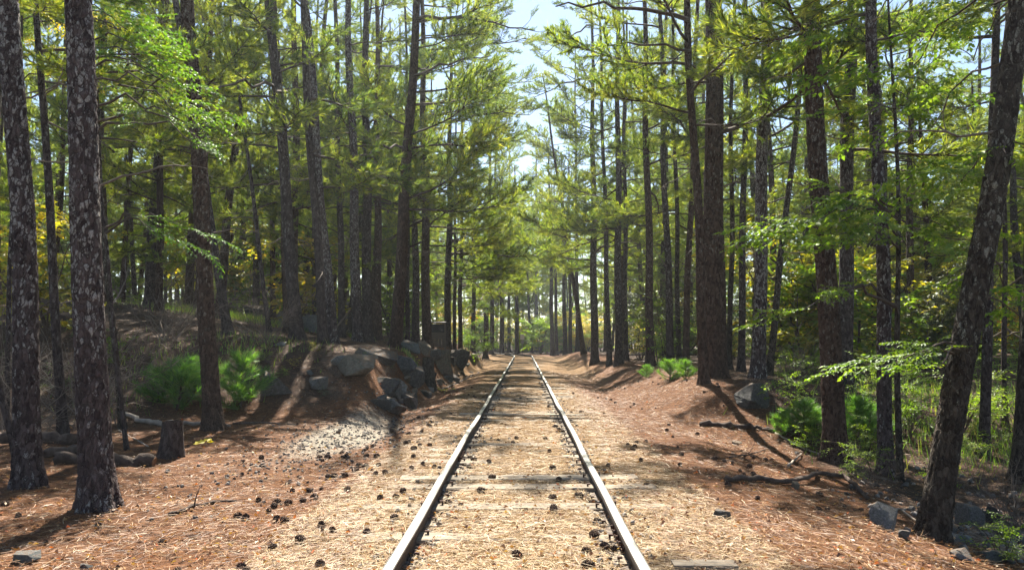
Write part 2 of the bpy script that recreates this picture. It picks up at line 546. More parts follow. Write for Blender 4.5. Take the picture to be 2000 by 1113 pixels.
MAT['bark_dark'] = bark_mat('hardwood_bark_dark', (0.018, 0.014, 0.011), (0.048, 0.037, 0.029), (0.11, 0.09, 0.07), (0.26, 0.25, 0.20), 0.10, plate=(26, 26, 12))
MAT['twig'] = plain_mat('dead_twig', [(0.2, (0.06, 0.045, 0.035)), (0.6, (0.17, 0.135, 0.11)), (0.9, (0.32, 0.28, 0.23))], 8, 0.85, (1, 1, 1))
MAT['limb'] = plain_mat('limb_bark', [(0.2, (0.030, 0.022, 0.018)), (0.6, (0.085, 0.06, 0.045)), (0.9, (0.17, 0.125, 0.095))], 18, 0.9)
MAT['log'] = plain_mat('log_bark', [(0.2, (0.02, 0.014, 0.011)), (0.55, (0.075, 0.05, 0.038)), (0.9, (0.17, 0.125, 0.10))], 14, 0.9, (1, 1, 1), 0.9, dist=0.03)
MAT['pale_wood'] = plain_mat('weathered_wood', [(0.2, (0.13, 0.10, 0.08)), (0.6, (0.30, 0.25, 0.205)), (0.9, (0.45, 0.39, 0.33))], 9, 0.85, (1, 1, 1), 0.7, dist=0.015)
MAT['cut_wood'] = plain_mat('cut_wood', [(0.2, (0.08, 0.035, 0.016)), (0.55, (0.19, 0.095, 0.042)), (0.9, (0.30, 0.18, 0.09))], 22, 0.85)
MAT['sleeper'] = plain_mat('sleeper_wood', [(0.2, (0.07, 0.055, 0.042)), (0.5, (0.22, 0.18, 0.135)), (0.85, (0.46, 0.40, 0.31))], 3.0, 0.9, (1.2, 22, 22), 0.8)
MAT['rail'] = rail_mat()
MAT['rust'] = plain_mat('rusty_iron', [(0.2, (0.022, 0.011, 0.008)), (0.6, (0.07, 0.033, 0.022)), (0.9, (0.14, 0.075, 0.05))], 40, 0.85)
MAT['cone'] = plain_mat('pine_cone', [(0.1, (0.020, 0.012, 0.009)), (0.5, (0.065, 0.038, 0.026)), (0.95, (0.19, 0.12, 0.08))], 60, 0.85, island=True)
MAT['ballast'] = plain_mat('ballast_stone', [(0.0, (0.025, 0.022, 0.020)), (0.5, (0.085, 0.075, 0.068)), (1.0, (0.26, 0.235, 0.21))], 30, 0.85, island=True)
MAT['rock'] = rock_mat('grey_rock', [(0.3, (0.024, 0.024, 0.025)), (0.5, (0.105, 0.10, 0.095)), (0.68, (0.25, 0.24, 0.23))], (0.085, 0.085, 0.05))
MAT['rock_blue'] = rock_mat('blue_grey_rock', [(0.3, (0.03, 0.034, 0.036)), (0.5, (0.115, 0.125, 0.128)), (0.68, (0.26, 0.28, 0.275))], (0.13, 0.15, 0.11))
MAT['rock_tan'] = rock_mat('tan_rock', [(0.3, (0.04, 0.032, 0.024)), (0.5, (0.15, 0.12, 0.085)), (0.68, (0.30, 0.26, 0.195))], (0.10, 0.12, 0.085))
MAT['rock_dark'] = rock_mat('dark_rock', [(0.3, (0.014, 0.014, 0.015)), (0.5, (0.065, 0.062, 0.06)), (0.7, (0.18, 0.175, 0.17))], (0.05, 0.05, 0.03))
MAT['needles'] = foliage_mat('pine_needles', [(0.0, (0.025, 0.075, 0.030)), (0.35, (0.11, 0.18, 0.034)), (0.7, (0.30, 0.35, 0.045)), (1.0, (0.55, 0.50, 0.10))], 0.64, 0.04)
MAT['needles_young'] = foliage_mat('young_pine_needles', [(0.0, (0.05, 0.16, 0.03)), (0.6, (0.12, 0.27, 0.045)), (1.0, (0.27, 0.41, 0.07))], 0.58, 0.05, 0.2)
MAT['leaf_green'] = foliage_mat('green_leaf', [(0.0, (0.06, 0.13, 0.018)), (0.5, (0.15, 0.25, 0.026)), (1.0, (0.30, 0.37, 0.04))], 0.62, 0.035)
MAT['leaf_yellow'] = foliage_mat('autumn_leaf', [(0.0, (0.13, 0.17, 0.02)), (0.45, (0.32, 0.30, 0.03)), (0.8, (0.50, 0.36, 0.025)), (1.0, (0.42, 0.17, 0.03))], 0.6, 0.05)
MAT['leaf_gloss'] = foliage_mat('glossy_leaf', [(0.0, (0.045, 0.11, 0.012)), (0.6, (0.095, 0.19, 0.016)), (1.0, (0.22, 0.29, 0.025))], 0.62, 0.05)
MAT['leaf_dull'] = foliage_mat('olive_leaf', [(0.0, (0.035, 0.055, 0.018)), (0.6, (0.075, 0.10, 0.03)), (1.0, (0.15, 0.155, 0.055))], 0.5, 0.07)
MAT['grass'] = foliage_mat('dry_grass', [(0.0, (0.08, 0.18, 0.02)), (0.6, (0.19, 0.30, 0.04)), (1.0, (0.42, 0.38, 0.14))], 0.5, 0.05, 0.0)
MAT['white_paint'] = plain_mat('white_paint', [(0.2, (0.62, 0.62, 0.60)), (0.9, (0.82, 0.82, 0.80))], 9, 0.5, bump=0.1)
MAT['grey_paint'] = plain_mat('grey_board', [(0.2, (0.25, 0.26, 0.27)), (0.9, (0.42, 0.43, 0.44))], 9, 0.6, bump=0.1)
MAT['dark_wood'] = plain_mat('dark_stained_board', [(0.2, (0.012, 0.011, 0.012)), (0.9, (0.045, 0.04, 0.042))], 6, 0.8, (1, 1, 8))
MAT['shed_wood'] = plain_mat('shed_board', [(0.2, (0.06, 0.048, 0.04)), (0.6, (0.13, 0.105, 0.088)), (0.9, (0.22, 0.18, 0.15))], 4, 0.85, (1, 1, 14))

# ------------------------------------------------------------------ ground
def build_ground():
    nx, ny = 300, 500
    u = np.linspace(-1, 1, nx)
    xs = 300 * np.sinh(6.3 * u) / math.sinh(6.3)
    v = np.linspace(-0.45, 1, ny)
    ys = 3.2 + 420 * np.sinh(6.5 * v) / math.sinh(6.5)
    X, Y = np.meshgrid(xs, ys)
    Z = H(X, Y)
    far = ss(90, 200, np.hypot(X, Y))
    Z = Z * (1 - far) + far * 0.2
    V = np.stack([X, Y, Z], -1).reshape(-1, 3)
    i = np.arange(ny - 1)[:, None] * nx; j = np.arange(nx - 1)[None]
    q = np.stack([i + j, i + j + 1, i + nx + j + 1, i + nx + j], -1).reshape(-1, 4)
    mb = MB(); mb.add(V, np.concatenate([q[:, [0, 1, 2]], q[:, [0, 2, 3]]]), 0, True)
    me = mb.mesh('ground', [MAT['ground']])
    x, y = V[:, 0], V[:, 1]
    xc = x - track_x(y)
    straw = 1 - ss(1.0, 2.2, np.abs(xc))
    straw = np.maximum(straw, 0.75 * ss(15, 40, y) * (1 - ss(2.5, 4.2, np.abs(xc))))
    grav = np.exp(-((xc + 2.9) / 0.75) ** 2 - ((y - 13.3) / 3.4) ** 2) * 0.95
    grav = np.maximum(grav, 0.8 * np.exp(-((x - 5.6) / 1.0) ** 2 - ((y - 8.0) / 3.0) ** 2))
    soil = ss(4.5, 9, np.abs(xc)) * 0.9
    soil = np.maximum(soil, 0.75 * ss(-3.2, -4.2, x) * ss(14.8, 16.5, y))
    soil = np.maximum(soil, 0.8 * ss(4.0, 5.2, x))
    ca = me.color_attributes.new('zone', 'FLOAT_COLOR', 'POINT')
    ca.data.foreach_set('color', np.stack([straw, grav, soil, np.ones_like(x)], -1).astype(np.float32).ravel())
    o = link('ground', me)
    tag(o, kind='structure')


build_ground()


def scatter(n, ymin, ymax, fx, power=1.6):
    """random ground points, denser near the camera"""
    t = rng.random(n)
    a = 1 - power
    y = (ymin ** a + t * (ymax ** a - ymin ** a)) ** (1 / a)
    x = fx(y, rng.random(n))
    return x, y


def strands(name, x, y, mat, L, w, label):
    n = len(x)
    z = H(x, y)
    a = rng.random(n) * math.pi * 2
    ln = L * (0.5 + rng.random(n) * 0.8)
    ww = w * (0.7 + 0.6 * rng.random(n)) * (1 + 0.045 * np.clip(y - 4, 0, 60))
    lift = rng.random(n) ** 2.5 * 0.028 + 0.004
    t1 = rng.normal(0, 0.10, n); bend = rng.normal(0, 0.45, n)
    d = np.stack([np.cos(a), np.sin(a), t1], -1)
    d2 = np.stack([np.cos(a + bend), np.sin(a + bend), t1 - np.abs(rng.normal(0, 0.1, n))], -1)
    P = np.stack([x, y, z + lift], -1)
    mid = P + d * (ln * 0.5)[:, None]; tip = mid + d2 * (ln * 0.5)[:, None]
    for Q, off in ((mid, 0.006), (tip, 0.003)):
        Q[:, 2] = np.maximum(Q[:, 2], H(Q[:, 0], Q[:, 1]) + off)
    s = np.stack([-np.sin(a), np.cos(a), rng.normal(0, 0.5, n)], -1); s = unit(s) * ww[:, None] / 2
    V = np.stack([P - s, P + s, mid - s, mid + s, tip], 1).reshape(-1, 3)
    b = np.arange(n)[:, None] * 5
    F = np.concatenate([b + [0, 1, 3], b + [0, 3, 2], b + [2, 3, 4]])
    mb = MB(); mb.add(V, F)
    o = link(name, mb.mesh(name, [mat]))
    return tag(o, label, 'pine needles', kind='stuff')


def litter():
    # straw-pale on the track bed
    x, y = scatter(120000, 2.9, 26, lambda y, r: track_x(y) + (r - 0.5) * 3.6, 2.0)
    keep = np.abs(np.abs(x) - 0.7535) > 0.06
    strands('needle_litter', x[keep], y[keep], MAT['litter_straw'], 0.125, 0.0020, 'pale straw-coloured pine needles carpeting the track bed')
    # rust-coloured either side
    def sides(y, r):
        s = np.where(r < 0.5, -1, 1); q = np.where(r < 0.5, r * 2, r * 2 - 1)
        return s * (1.1 + q ** 1.25 * np.minimum(2.2 + 0.75 * y, 9))
    x, y = scatter(150000, 2.9, 20, sides, 1.9)
    def bank(y, r):
        return -2.4 - r * 9
    xb, yb = scatter(26000, 14, 36, bank, 1.3)
    xr, yr = scatter(26000, 13, 36, lambda y, r: 1.2 + r * 6, 1.3)
    x = np.concatenate([x, xb, xr]); y = np.concatenate([y, yb, yr])
    keep = (vnoise(x * 1.3, y * 1.3, 5) + 0.35 * rng.random(len(x)) > 0.38)
    strands('needle_litter', x[keep], y[keep], MAT['litter_rust'], 0.14, 0.0022, 'rusty orange pine needles lying on both sides of the track')


litter()


def dead_leaves(n, fx, ymin, ymax, mat, size, name, label, cat='leaves'):
    x, y = scatter(n, ymin, ymax, fx, 1.5)
    z = H(x, y) + 0.012 + rng.random(n) * 0.02
    a = rng.random(n) * 6.28; s = size * (0.6 + 0.8 * rng.random(n))
    d = np.stack([np.cos(a), np.sin(a), rng.normal(0, 0.25, n)], -1); e = np.stack([-np.sin(a), np.cos(a), rng.normal(0, 0.35, n)], -1)
    up = np.stack([np.zeros(n), np.zeros(n), rng.random(n) * 0.5], -1)
    P = np.stack([x, y, z], -1)
    V = np.stack([P, P + (d * 0.5 + e * 0.32 + up) * s[:, None], P + d * s[:, None], P + (d * 0.5 - e * 0.32 + up) * s[:, None]], 1).reshape(-1, 3)
    b = np.arange(n)[:, None] * 4
    mb = MB(); mb.add(V, np.concatenate([b + [0, 2, 1], b + [0, 3, 2]]))
    o = link(name, mb.mesh(name, [mat])); tag(o, label, cat, kind='stuff')


dead_leaves(12000, lambda y, r: (r - 0.5) * (4 + 1.1 * y), 3.0, 34, MAT['dead_leaf'], 0.034, 'leaf_litter', 'small dead brown leaves and chips strewn among the needles')


def chips():
    """small ballast stones and chips gathered along the rails and in the gravel wash"""
    n1, n2, n3 = 2600, 1500, 900
    y1 = 3 + 24 * rng.random(n1) ** 1.7; s = np.where(rng.random(n1) < 0.5, -1, 1)
    x1 = s * (0.7535 - np.abs(rng.normal(0.09, 0.07, n1)) * np.where(rng.random(n1) < 0.72, 1, -1.4))
    y2 = 13 + rng.normal(0, 2.6, n2); x2 = -2.9 + rng.normal(0, 0.55, n2)
    y3 = 8.3 + rng.normal(0, 2.2, n3); x3 = 5.7 + rng.normal(0, 0.8, n3)
    x = np.concatenate([x1, x2, x3]); y = np.concatenate([y1, y2, y3])
    n = len(x); z = H(x, y)
    sz = 0.010 + 0.022 * rng.random(n) ** 2
    sz[n1 + n2:] *= 1.8
    base = unit(np.array([[1, 0, -.2], [-.5, .87, -.2], [-.5, -.87, -.2], [.4, .3, .6], [-.4, .1, .7], [0, -.5, .5]]))
    V = base[None] * (sz[:, None, None] * (0.7 + 0.6 * rng.random((n, 6, 1))))
    a = rng.random(n) * 6.28; c, s_ = np.cos(a), np.sin(a)
    V = np.stack([V[..., 0] * c[:, None] - V[..., 1] * s_[:, None], V[..., 0] * s_[:, None] + V[..., 1] * c[:, None], V[..., 2] * 0.8], -1)
    V = V + np.stack([x, y, z + sz * 0.3], -1)[:, None]
    f = np.array([[0, 1, 3], [1, 4, 3], [1, 2, 4], [2, 5, 4], [2, 0, 5], [0, 3, 5], [3, 4, 5]])
    F = (np.arange(n)[:, None, None] * 6 + f[None]).reshape(-1, 3)
    mb = MB(); mb.add(V.reshape(-1, 3), F)
    tag(link('ballast_chips', mb.mesh('ballast_chips', [MAT['ballast']])), 'dark stone chips gathered along the rails and gravel wash', 'gravel', kind='stuff')


chips()

# ------------------------------------------------------------------ railway track
GAUGE2 = 0.7535
PROF = [(-0.066, -0.05), (-0.066, -0.034), (-0.014, -0.022), (-0.009, 0.0), (-0.009, 0.062), (-0.033, 0.074), (-0.036, 0.082), (-0.036, 0.110), (-0.032, 0.1165), (-0.022, 0.1195),
        (0.022, 0.1195), (0.032, 0.1165), (0.036, 0.110), (0.036, 0.082), (0.033, 0.074), (0.009, 0.062), (0.009, 0.0), (0.014, -0.022), (0.066, -0.034), (0.066, -0.05)]


def rail_mesh(side, y0, y1):
    ys = np.concatenate([np.arange(y0, min(y1, 30), 0.5), np.arange(max(30, y0), y1, 1.0), [y1]])
    ys = np.unique(np.round(ys, 4))
    cx = track_x(ys)
    tx = np.gradient(cx, ys); nrm = np.stack([np.ones_like(tx), -tx], -1); nrm /= np.linalg.norm(nrm, axis=1)[:, None]
    p = np.array(PROF); n = len(p)
    wob = 0.007 * np.sin(ys * 0.55 + side) + 0.004 * np.sin(ys * 1.7 + side * 2)
    off = side * GAUGE2 + wob
    X = cx[:, None] + nrm[:, :1] * (off[:, None] + p[None, :, 0]); Yy = ys[:, None] + nrm[:, 1:] * (off[:, None] + p[None, :, 0])
    Z = np.repeat(p[None, :, 1], len(ys), 0) + (0.004 * np.sin(ys * 0.9 + 2 * side))[:, None]
    V = np.stack([X, Yy, Z], -1).reshape(-1, 3)
    i = np.arange(len(ys) - 1)[:, None] * n; j = np.arange(n)[None]; j2 = (j + 1) % n
    q = np.stack([i + j, i + n + j, i + n + j2, i + j2], -1).reshape(-1, 4)
    F = [*np.concatenate([q[:, [0, 1, 2]], q[:, [0, 2, 3]]])]
    mb = MB(); mb.add(V, F, 0, False)
    for b, rev in ((0, False), ((len(ys) - 1) * n, True)):
        for (a, c, d, e) in ((0, 1, 18, 19), (1, 2, 17, 18), (2, 3, 16, 17), (3, 4, 15, 16), (4, 5, 14, 15), (5, 6, 13, 14), (6, 7, 12, 13), (7, 8, 11, 12), (8, 9, 10, 11)):
            t = [[a, c, d], [a, d, e]]
            if rev: t = [x[::-1] for x in t]
            mb.add(V[b:b + n], t)
    return mb.mesh('rail', [MAT['rail']])


track = thing('railway_track', 'straight railway track with worn steel rails on half-buried wooden sleepers', 'railway track', (0, 0, 0))
JR = gp(1247, 1064)[1] + 0.12                 # rail joints
JL = gp(884, 900)[1] + 0.15
for side, cuts in ((-1, (1.2, JL, 22.4, 96)), (1, (1.2, JR, 17.2, 96))):
    for a, b in zip(cuts[:-1], cuts[1:]):
        r = link('rail', rail_mesh(side, a + 0.004, b - 0.004), track)
    for yj in cuts[1:-1]:
        for inner in (1, -1):
            mb = MB()
            sx = side * (GAUGE2 - inner * 0.021)
            box(mb, (sx, yj, 0.034), (0.020, 0.62, 0.052))
            box(mb, (sx - side * inner * 0.010, yj, 0.008), (0.026, 0.62, 0.012))
            jb = link('joint_bar', mb.mesh('joint_bar', [MAT['rust']]), track)
            for k in (-0.24, -0.08, 0.08, 0.24):
                mb = MB()
                c0 = sx - side * inner * 0.010
                V, F = tube([(c0, yj + k, 0.036), (c0 - side * inner * 0.024, yj + k, 0.036)], [0.017, 0.016], 6)
                mb.add(V, F)
                link('bolt', mb.mesh('bolt', [MAT['rust']]), jb)


def sleepers():
    k = 0
    y = 2.6
    while y < 52:
        sk = rng.normal(0, 0.02); cx = rng.normal(0, 0.05)
        w = 0.20 + 0.04 * rng.random(); L = 2.42 + 0.25 * rng.random()
        m = 12
        mb = MB()
        xs = np.linspace(-L / 2, L / 2, m)
        rows = []
        for q, (yy, zz) in enumerate(((-w / 2, -0.12), (-w / 2, -0.008), (-w / 2 + 0.012, 0), (-0.02, -0.002), (0.015, 0), (w / 2 - 0.012, 0), (w / 2, -0.008), (w / 2, -0.12))):
            rows.append(np.stack([xs + rng.normal(0, 0.008, m), yy + rng.normal(0, 0.006, m), zz + rng.normal(0, 0.004, m)], -1))
        V = np.concatenate(rows); nq = len(rows)
        F = []
        for a in range(nq - 1):
            for b in range(m - 1):
                i0 = a * m + b
                F += [[i0, i0 + 1, i0 + m + 1], [i0, i0 + m + 1, i0 + m]]
        for e in (0, m - 1):
            for a in range(1, nq - 1):
                t = [e, a * m + e, (a + 1) * m + e]
                F.append(t if e else t[::-1])
        mb.add(V, F)
        top = rng.choice([0.014, 0.004, -0.01, -0.022], p=[0.12, 0.22, 0.33, 0.33])
        top -= 0.006
        if 8.0 < y < 16: top += 0.013
        link('sleeper', mb.mesh('sleeper', [MAT['sleeper']]), track, (cx, y, top), (rng.normal(0, 0.008), rng.normal(0, 0.004), sk))
        if y < 16:
            for sd in (-1, 1):
                for off in (-0.085, 0.085):
                    mb = MB()
                    sx = sd * GAUGE2 + off
                    box(mb, (sx, y + off * 0.5, 0.002 + top), (0.016, 0.016, 0.05))
                    box(mb, (sx - math.copysign(0.008, off), y + off * 0.5, 0.028 + top), (0.032, 0.026, 0.012))
                    link('spike', mb.mesh('spike', [MAT['rust']]), track)
        y += 0.53 + rng.normal(0, 0.03); k += 1


sleepers()

# ------------------------------------------------------------------ plant templates
def rperp(d):
    return unit(np.cross(d, rng.normal(size=d.shape)))


def tufts(mb, P, D, n, L, w, spread=(0.25, 1.15), droop=0.12, mat=0, back=0.10):
    """spiky bunches of needles at points P heading D; every needle is one thin face"""
    P = np.repeat(np.asarray(P, float), n, 0); D = np.repeat(unit(np.asarray(D, float)), n, 0)
    m = len(P)
    ph = spread[0] + (spread[1] - spread[0]) * rng.random(m)
    d = D * np.cos(ph)[:, None] + rperp(D) * np.sin(ph)[:, None]
    d[:, 2] -= droop * rng.random(m)
    d = unit(d)
    p = P - D * (back * rng.random(m))[:, None]
    ln = L * (0.6 + 0.55 * rng.random(m))
    s = rperp(d) * (w * (0.7 + 0.6 * rng.random(m)) / 2)[:, None]
    V = np.stack([p - s, p + s, p + d * ln[:, None]], 1).reshape(-1, 3)
    mb.add(V, np.arange(m * 3).reshape(-1, 3), mat)


def curve(p0, d, L, n, bend=0.1, up=0.0):
    p = [np.array(p0, float)]; d = unit(np.array(d, float))
    for k in range(n):
        d = unit(d + rng.normal(0, bend, 3) + np.array([0, 0, up / n]))
        p.append(p[-1] + d * L / n)
    return np.array(p)


def pine_branch(L=3.0, dens=1.0, sparse=False):
    """limb along +X with side shoots and needle bunches; returns wood buffer, needle buffer"""
    wood, ndl = MB(), MB()
    ax = curve((0, 0, 0), (1, 0, 0.10), L, 9, 0.10, 0.15)
    r0 = 0.0125 * L
    V, F = tube(ax, np.linspace(r0, r0 * 0.22, len(ax)), 5); wood.add(V, F, 0, True)
    P, D = [], []
    ns = int(18 * (0.5 if sparse else 1))
    for k in range(ns):
        t = (0.28 if not sparse else 0.5) + (0.70 if not sparse else 0.5) * (k + rng.random() * 0.7) / ns
        i = min(int(t * 9), 8); f = t * 9 - i
        p = ax[i] * (1 - f) + ax[i + 1] * f
        fw = unit(ax[i + 1] - ax[i])
        sd = 1 if k % 2 else -1
        ang = R(35 + 30 * rng.random())
        side = np.array([-fw[1], fw[0], 0]) * sd
        d = fw * math.cos(ang) + side * math.sin(ang) + np.array([0, 0, rng.normal(0.1, 0.22)])
        l = L * (0.40 - 0.24 * t) * (0.7 + 0.6 * rng.random())
        c = curve(p, d, l, 4, 0.14, 0.25)
        V, F = tube(c, np.linspace(r0 * 0.42, r0 * 0.12, 5), 3, False); wood.add(V, F, 0, True)
        for q in np.arange(0.3, 1.01, 0.17 / l):
            a = min(int(q * 4), 3); g = q * 4 - a
            pp = c[a] * (1 - g) + c[a + 1] * g
            dd = unit(c[a + 1] - c[a])
            P.append(pp); D.append(dd)
            if rng.random() < 0.65:
                e = unit(dd + rng.normal(0, 0.6, 3) + np.array([0, 0, 0.15]))
                P.append(pp + e * 0.14); D.append(e)
    for q in np.arange(0.72, 1.0, 0.05):
        a = min(int(q * 9), 8)
        P.append(ax[a] + (ax[a + 1] - ax[a]) * (q * 9 - a)); D.append(ax[a + 1] - ax[a])
    P.append(ax[-1]); D.append(ax[-1] - ax[-2])
    tufts(ndl, P, D, int(16 * dens), 0.22, 0.021, (0.12, 0.9))
    return wood, ndl


def bare_branch(L=2.0, kinks=0.16, subs=7):
    wood = MB()
    ax = curve((0, 0, 0), (1, 0, 0.05), L, 9, kinks, -0.05)
    V, F = tube(ax, np.linspace(0.013 * L, 0.003 * L, 10), 5); wood.add(V, F, 0, True)
    for k in range(subs):
        t = 0.2 + 0.8 * rng.random(); i = min(int(t * 9), 8)
        d = unit(ax[i + 1] - ax[i] + rng.normal(0, 0.7, 3))
        c = curve(ax[i], d, L * (0.12 + 0.25 * rng.random()), 4, 0.25)
        V, F = tube(c, np.linspace(0.0045 * L, 0.0012 * L, 5), 3, False); wood.add(V, F, 0, True)
    return wood


def leaves(mb, P, D, Nn, size, mat=0, fold=0.25, wide=0.30):
    P = np.asarray(P, float); D = unit(np.asarray(D, float)); n = len(P)
    Nn = unit(np.asarray(Nn, float) + rng.normal(0, 0.35, (n, 3)))
    e = unit(np.cross(Nn, D)); up = np.cross(D, e)
    s = (size * (0.6 + 0.7 * rng.random(n)))[:, None]
    V = np.stack([P, P + (D * 0.45 + e * wide + up * fold * wide) * s, P + D * s - up * 0.08 * s, P + (D * 0.45 - e * wide + up * fold * wide) * s], 1).reshape(-1, 3)
    b = np.arange(n)[:, None] * 4
    mb.add(V, np.concatenate([b + [0, 2, 1], b + [0, 3, 2]]), mat)


def leaf_spray(L=1.3, size=0.065, subs=11, dens=0.05):
    """flat leafy shoot along +X"""
    wood, lf = MB(), MB()
    ax = curve((0, 0, 0), (1, 0, 0.05), L, 7, 0.09, -0.22)
    V, F = tube(ax, np.linspace(0.0075 * L, 0.0022 * L, 8), 4, False); wood.add(V, F, 0, True)
    P, D = [], []

    def along(c, start=0.1):
        l = np.linalg.norm(c[-1] - c[0])
        m = len(c) - 1
        for k, q in enumerate(np.arange(start, 1.0, dens / max(l, 0.05))):
            a = min(int(q * m), m - 1)
            pp = c[a] + (c[a + 1] - c[a]) * (q * m - a); dd = unit(c[a + 1] - c[a])
            sd = np.array([-dd[1], dd[0], 0]) * (1 if k % 2 else -1)
            P.append(pp); D.append(dd * 0.55 + sd * 0.8 + np.array([0, 0, -0.18]))
        P.append(c[-1]); D.append(c[-1] - c[-2])
    for k in range(subs):
        t = 0.15 + 0.85 * (k + rng.random() * 0.6) / subs; i = min(int(t * 7), 6)
        dd = unit(ax[i + 1] - ax[i]); sd = np.array([-dd[1], dd[0], 0]) * (1 if k % 2 else -1)
        c = curve(ax[i], dd * 0.75 + sd * 0.65 + np.array([0, 0, rng.normal(0, 0.15)]), L * (0.42 - 0.25 * t) * (0.6 + 0.7 * rng.random()), 4, 0.12, -0.15)
        V, F = tube(c, np.linspace(0.003 * L, 0.001 * L, 5), 3, False); wood.add(V, F, 0, True)
        along(c)
    along(ax, 0.3)
    leaves(lf, P, D, np.tile([0, 0, 1.0], (len(P), 1)), size)
    return wood, lf


def shrub(h=1.6, w=0.9, nst=7, nsp=26, size=0.06):
    wood, lf = MB(), MB()
    sp = [leaf_spray(0.75, size, 7, 0.045) for _ in range(4)]
    for k in range(nst):
        a = rng.random() * 6.28
        d = np.array([math.cos(a) * 0.4, math.sin(a) * 0.4, 1]) * 1.0
        c = curve(np.array([math.cos(a), math.sin(a), 0]) * 0.06, d, h * (0.55 + 0.5 * rng.random()), 6, 0.14)
        V, F = tube(c, np.linspace(0.014, 0.003, 7) * h / 1.6, 4, False); wood.add(V, F, 0, True)
        for q in range(max(1, nsp // nst)):
            i = rng.integers(1, 6)
            b = rng.random() * 6.28
            M = Matrix.Translation(c[i]) @ Euler((rng.normal(0, 0.25), rng.normal(-0.25, 0.3), b)).to_matrix().to_4x4() @ Matrix.Scale(w * (0.6 + 0.6 * rng.random()), 4)
            s = sp[rng.integers(4)]
            wood.addbuf(s[0], M); lf.addbuf(s[1], M)
    return wood, lf


def sapling(h=1.0, dense=1.0):
    """young pine: short stem with upswept shoots and long soft needles"""
    wood, ndl = MB(), MB()
    c = curve((0, 0, -0.03), (0, 0, 1), h * 0.85, 6, 0.06)
    V, F = tube(c, np.linspace(0.016, 0.005, 7) * h, 5, False); wood.add(V, F, 0, True)
    P, D = [c[-1]], [np.array([0, 0, 1.0])]
    for k in range(int(34 * dense)):
        t = 0.08 + 0.9 * rng.random(); i = min(int(t * 6), 5)
        a = rng.random() * 6.28
        l = h * (0.50 - 0.34 * t) * (0.7 + 0.5 * rng.random())
        b = curve(c[i], (math.cos(a), math.sin(a), 0.35 + 0.5 * rng.random()), l, 3, 0.12, 0.4)
        V, F = tube(b, np.linspace(0.006, 0.002, 4) * h, 3, False); wood.add(V, F, 0, True)
        for q in (1, 2, 3, 3):
            P.append(b[q]); D.append(b[q] - b[q - 1] + np.array([0, 0, 0.02]))
    tufts(ndl, P, D, 26, 0.15 * (0.6 + 0.4 * h), 0.0065, (0.15, 0.95), 0.1, 0, 0.12)
    return wood, ndl


def bush_twigs(h=2.2, n=26):
    """leafless thicket of thin grey twigs"""
    wood = MB()
    for k in range(n):
        a = rng.random() * 6.28
        c = curve((rng.normal(0, 0.12), rng.normal(0, 0.12), 0), (math.cos(a) * 0.5, math.sin(a) * 0.5, 0.8), h * (0.5 + 0.6 * rng.random()), 8, 0.18, -0.2)
        V, F = tube(c, np.linspace(0.008, 0.002, 9), 3, False); wood.add(V, F, 0, True)
        for q in range(7):
            i = rng.integers(2, 8)
            b = curve(c[i], unit(c[i + 1] - c[i]) + rng.normal(0, 0.7, 3), h * (0.15 + 0.2 * rng.random()), 5, 0.25, -0.3)
            V, F = tube(b, np.linspace(0.0035, 0.0012, 6), 3, False); wood.add(V, F, 0, True)
            for z in range(3):
                e = curve(b[rng.integers(1, 5)], rng.normal(0, 1, 3), h * 0.09, 3, 0.3)
                V, F = tube(e, np.linspace(0.002, 0.001, 4), 3, False); wood.add(V, F, 0, True)
    return wood


PINE_BR = []
for k in range(8):
    w_, n_ = pine_branch(3.0, 1.0)
    PINE_BR.append((w_, n_, w_.mesh('branch', [MAT['limb']]), n_.mesh('needles', [MAT['needles']])))
SPARSE_BR = []
for k in range(3):
    w_, n_ = pine_branch(3.0, 0.9, True)
    SPARSE_BR.append((w_.mesh('branch', [MAT['limb']]), n_.mesh('needles', [MAT['needles']])))
BARE_BR = [bare_branch().mesh('dead_branch', [MAT['twig']]) for k in range(5)]
SPRAY = {}
for key, m_, sz in (('green', 'leaf_green', 0.10), ('gloss', 'leaf_gloss', 0.085), ('yellow', 'leaf_yellow', 0.07), ('dull', 'leaf_dull', 0.055)):
    SPRAY[key] = []
    for k in range(3):
        w_, n_ = leaf_spray(1.4, sz, 12, 0.05)
        SPRAY[key].append((w_.mesh('branch', [MAT['limb']]), n_.mesh('leaves', [MAT[m_]])))
SHRUB = {}
for key, m_ in (('green', 'leaf_green'), ('yellow', 'leaf_yellow'), ('dull', 'leaf_dull')):
    SHRUB[key] = []
    for k in range(3):
        w_, n_ = shrub(1.7, 1.0, 7, 30, 0.065)
        SHRUB[key].append((w_.mesh('stem', [MAT['limb']]), n_.mesh('foliage', [MAT[m_]])))
TALLSHRUB = {}
for key, m_ in (('green', 'leaf_green'), ('yellow', 'leaf_yellow'), ('dull', 'leaf_dull')):
    TALLSHRUB[key] = []
    for k in range(2):
        w_, n_ = shrub(4.8, 1.9, 6, 60, 0.095)
        TALLSHRUB[key].append((w_.mesh('stem', [MAT['limb']]), n_.mesh('foliage', [MAT[m_]])))
SAPL = []
for k in range(3):
    w_, n_ = sapling(1.0)
    SAPL.append((w_.mesh('stem', [MAT['limb']]), n_.mesh('foliage', [MAT['needles_young']])))
TWIGS = [bush_twigs().mesh('twig_thicket', [MAT['twig']]) for k in range(3)]


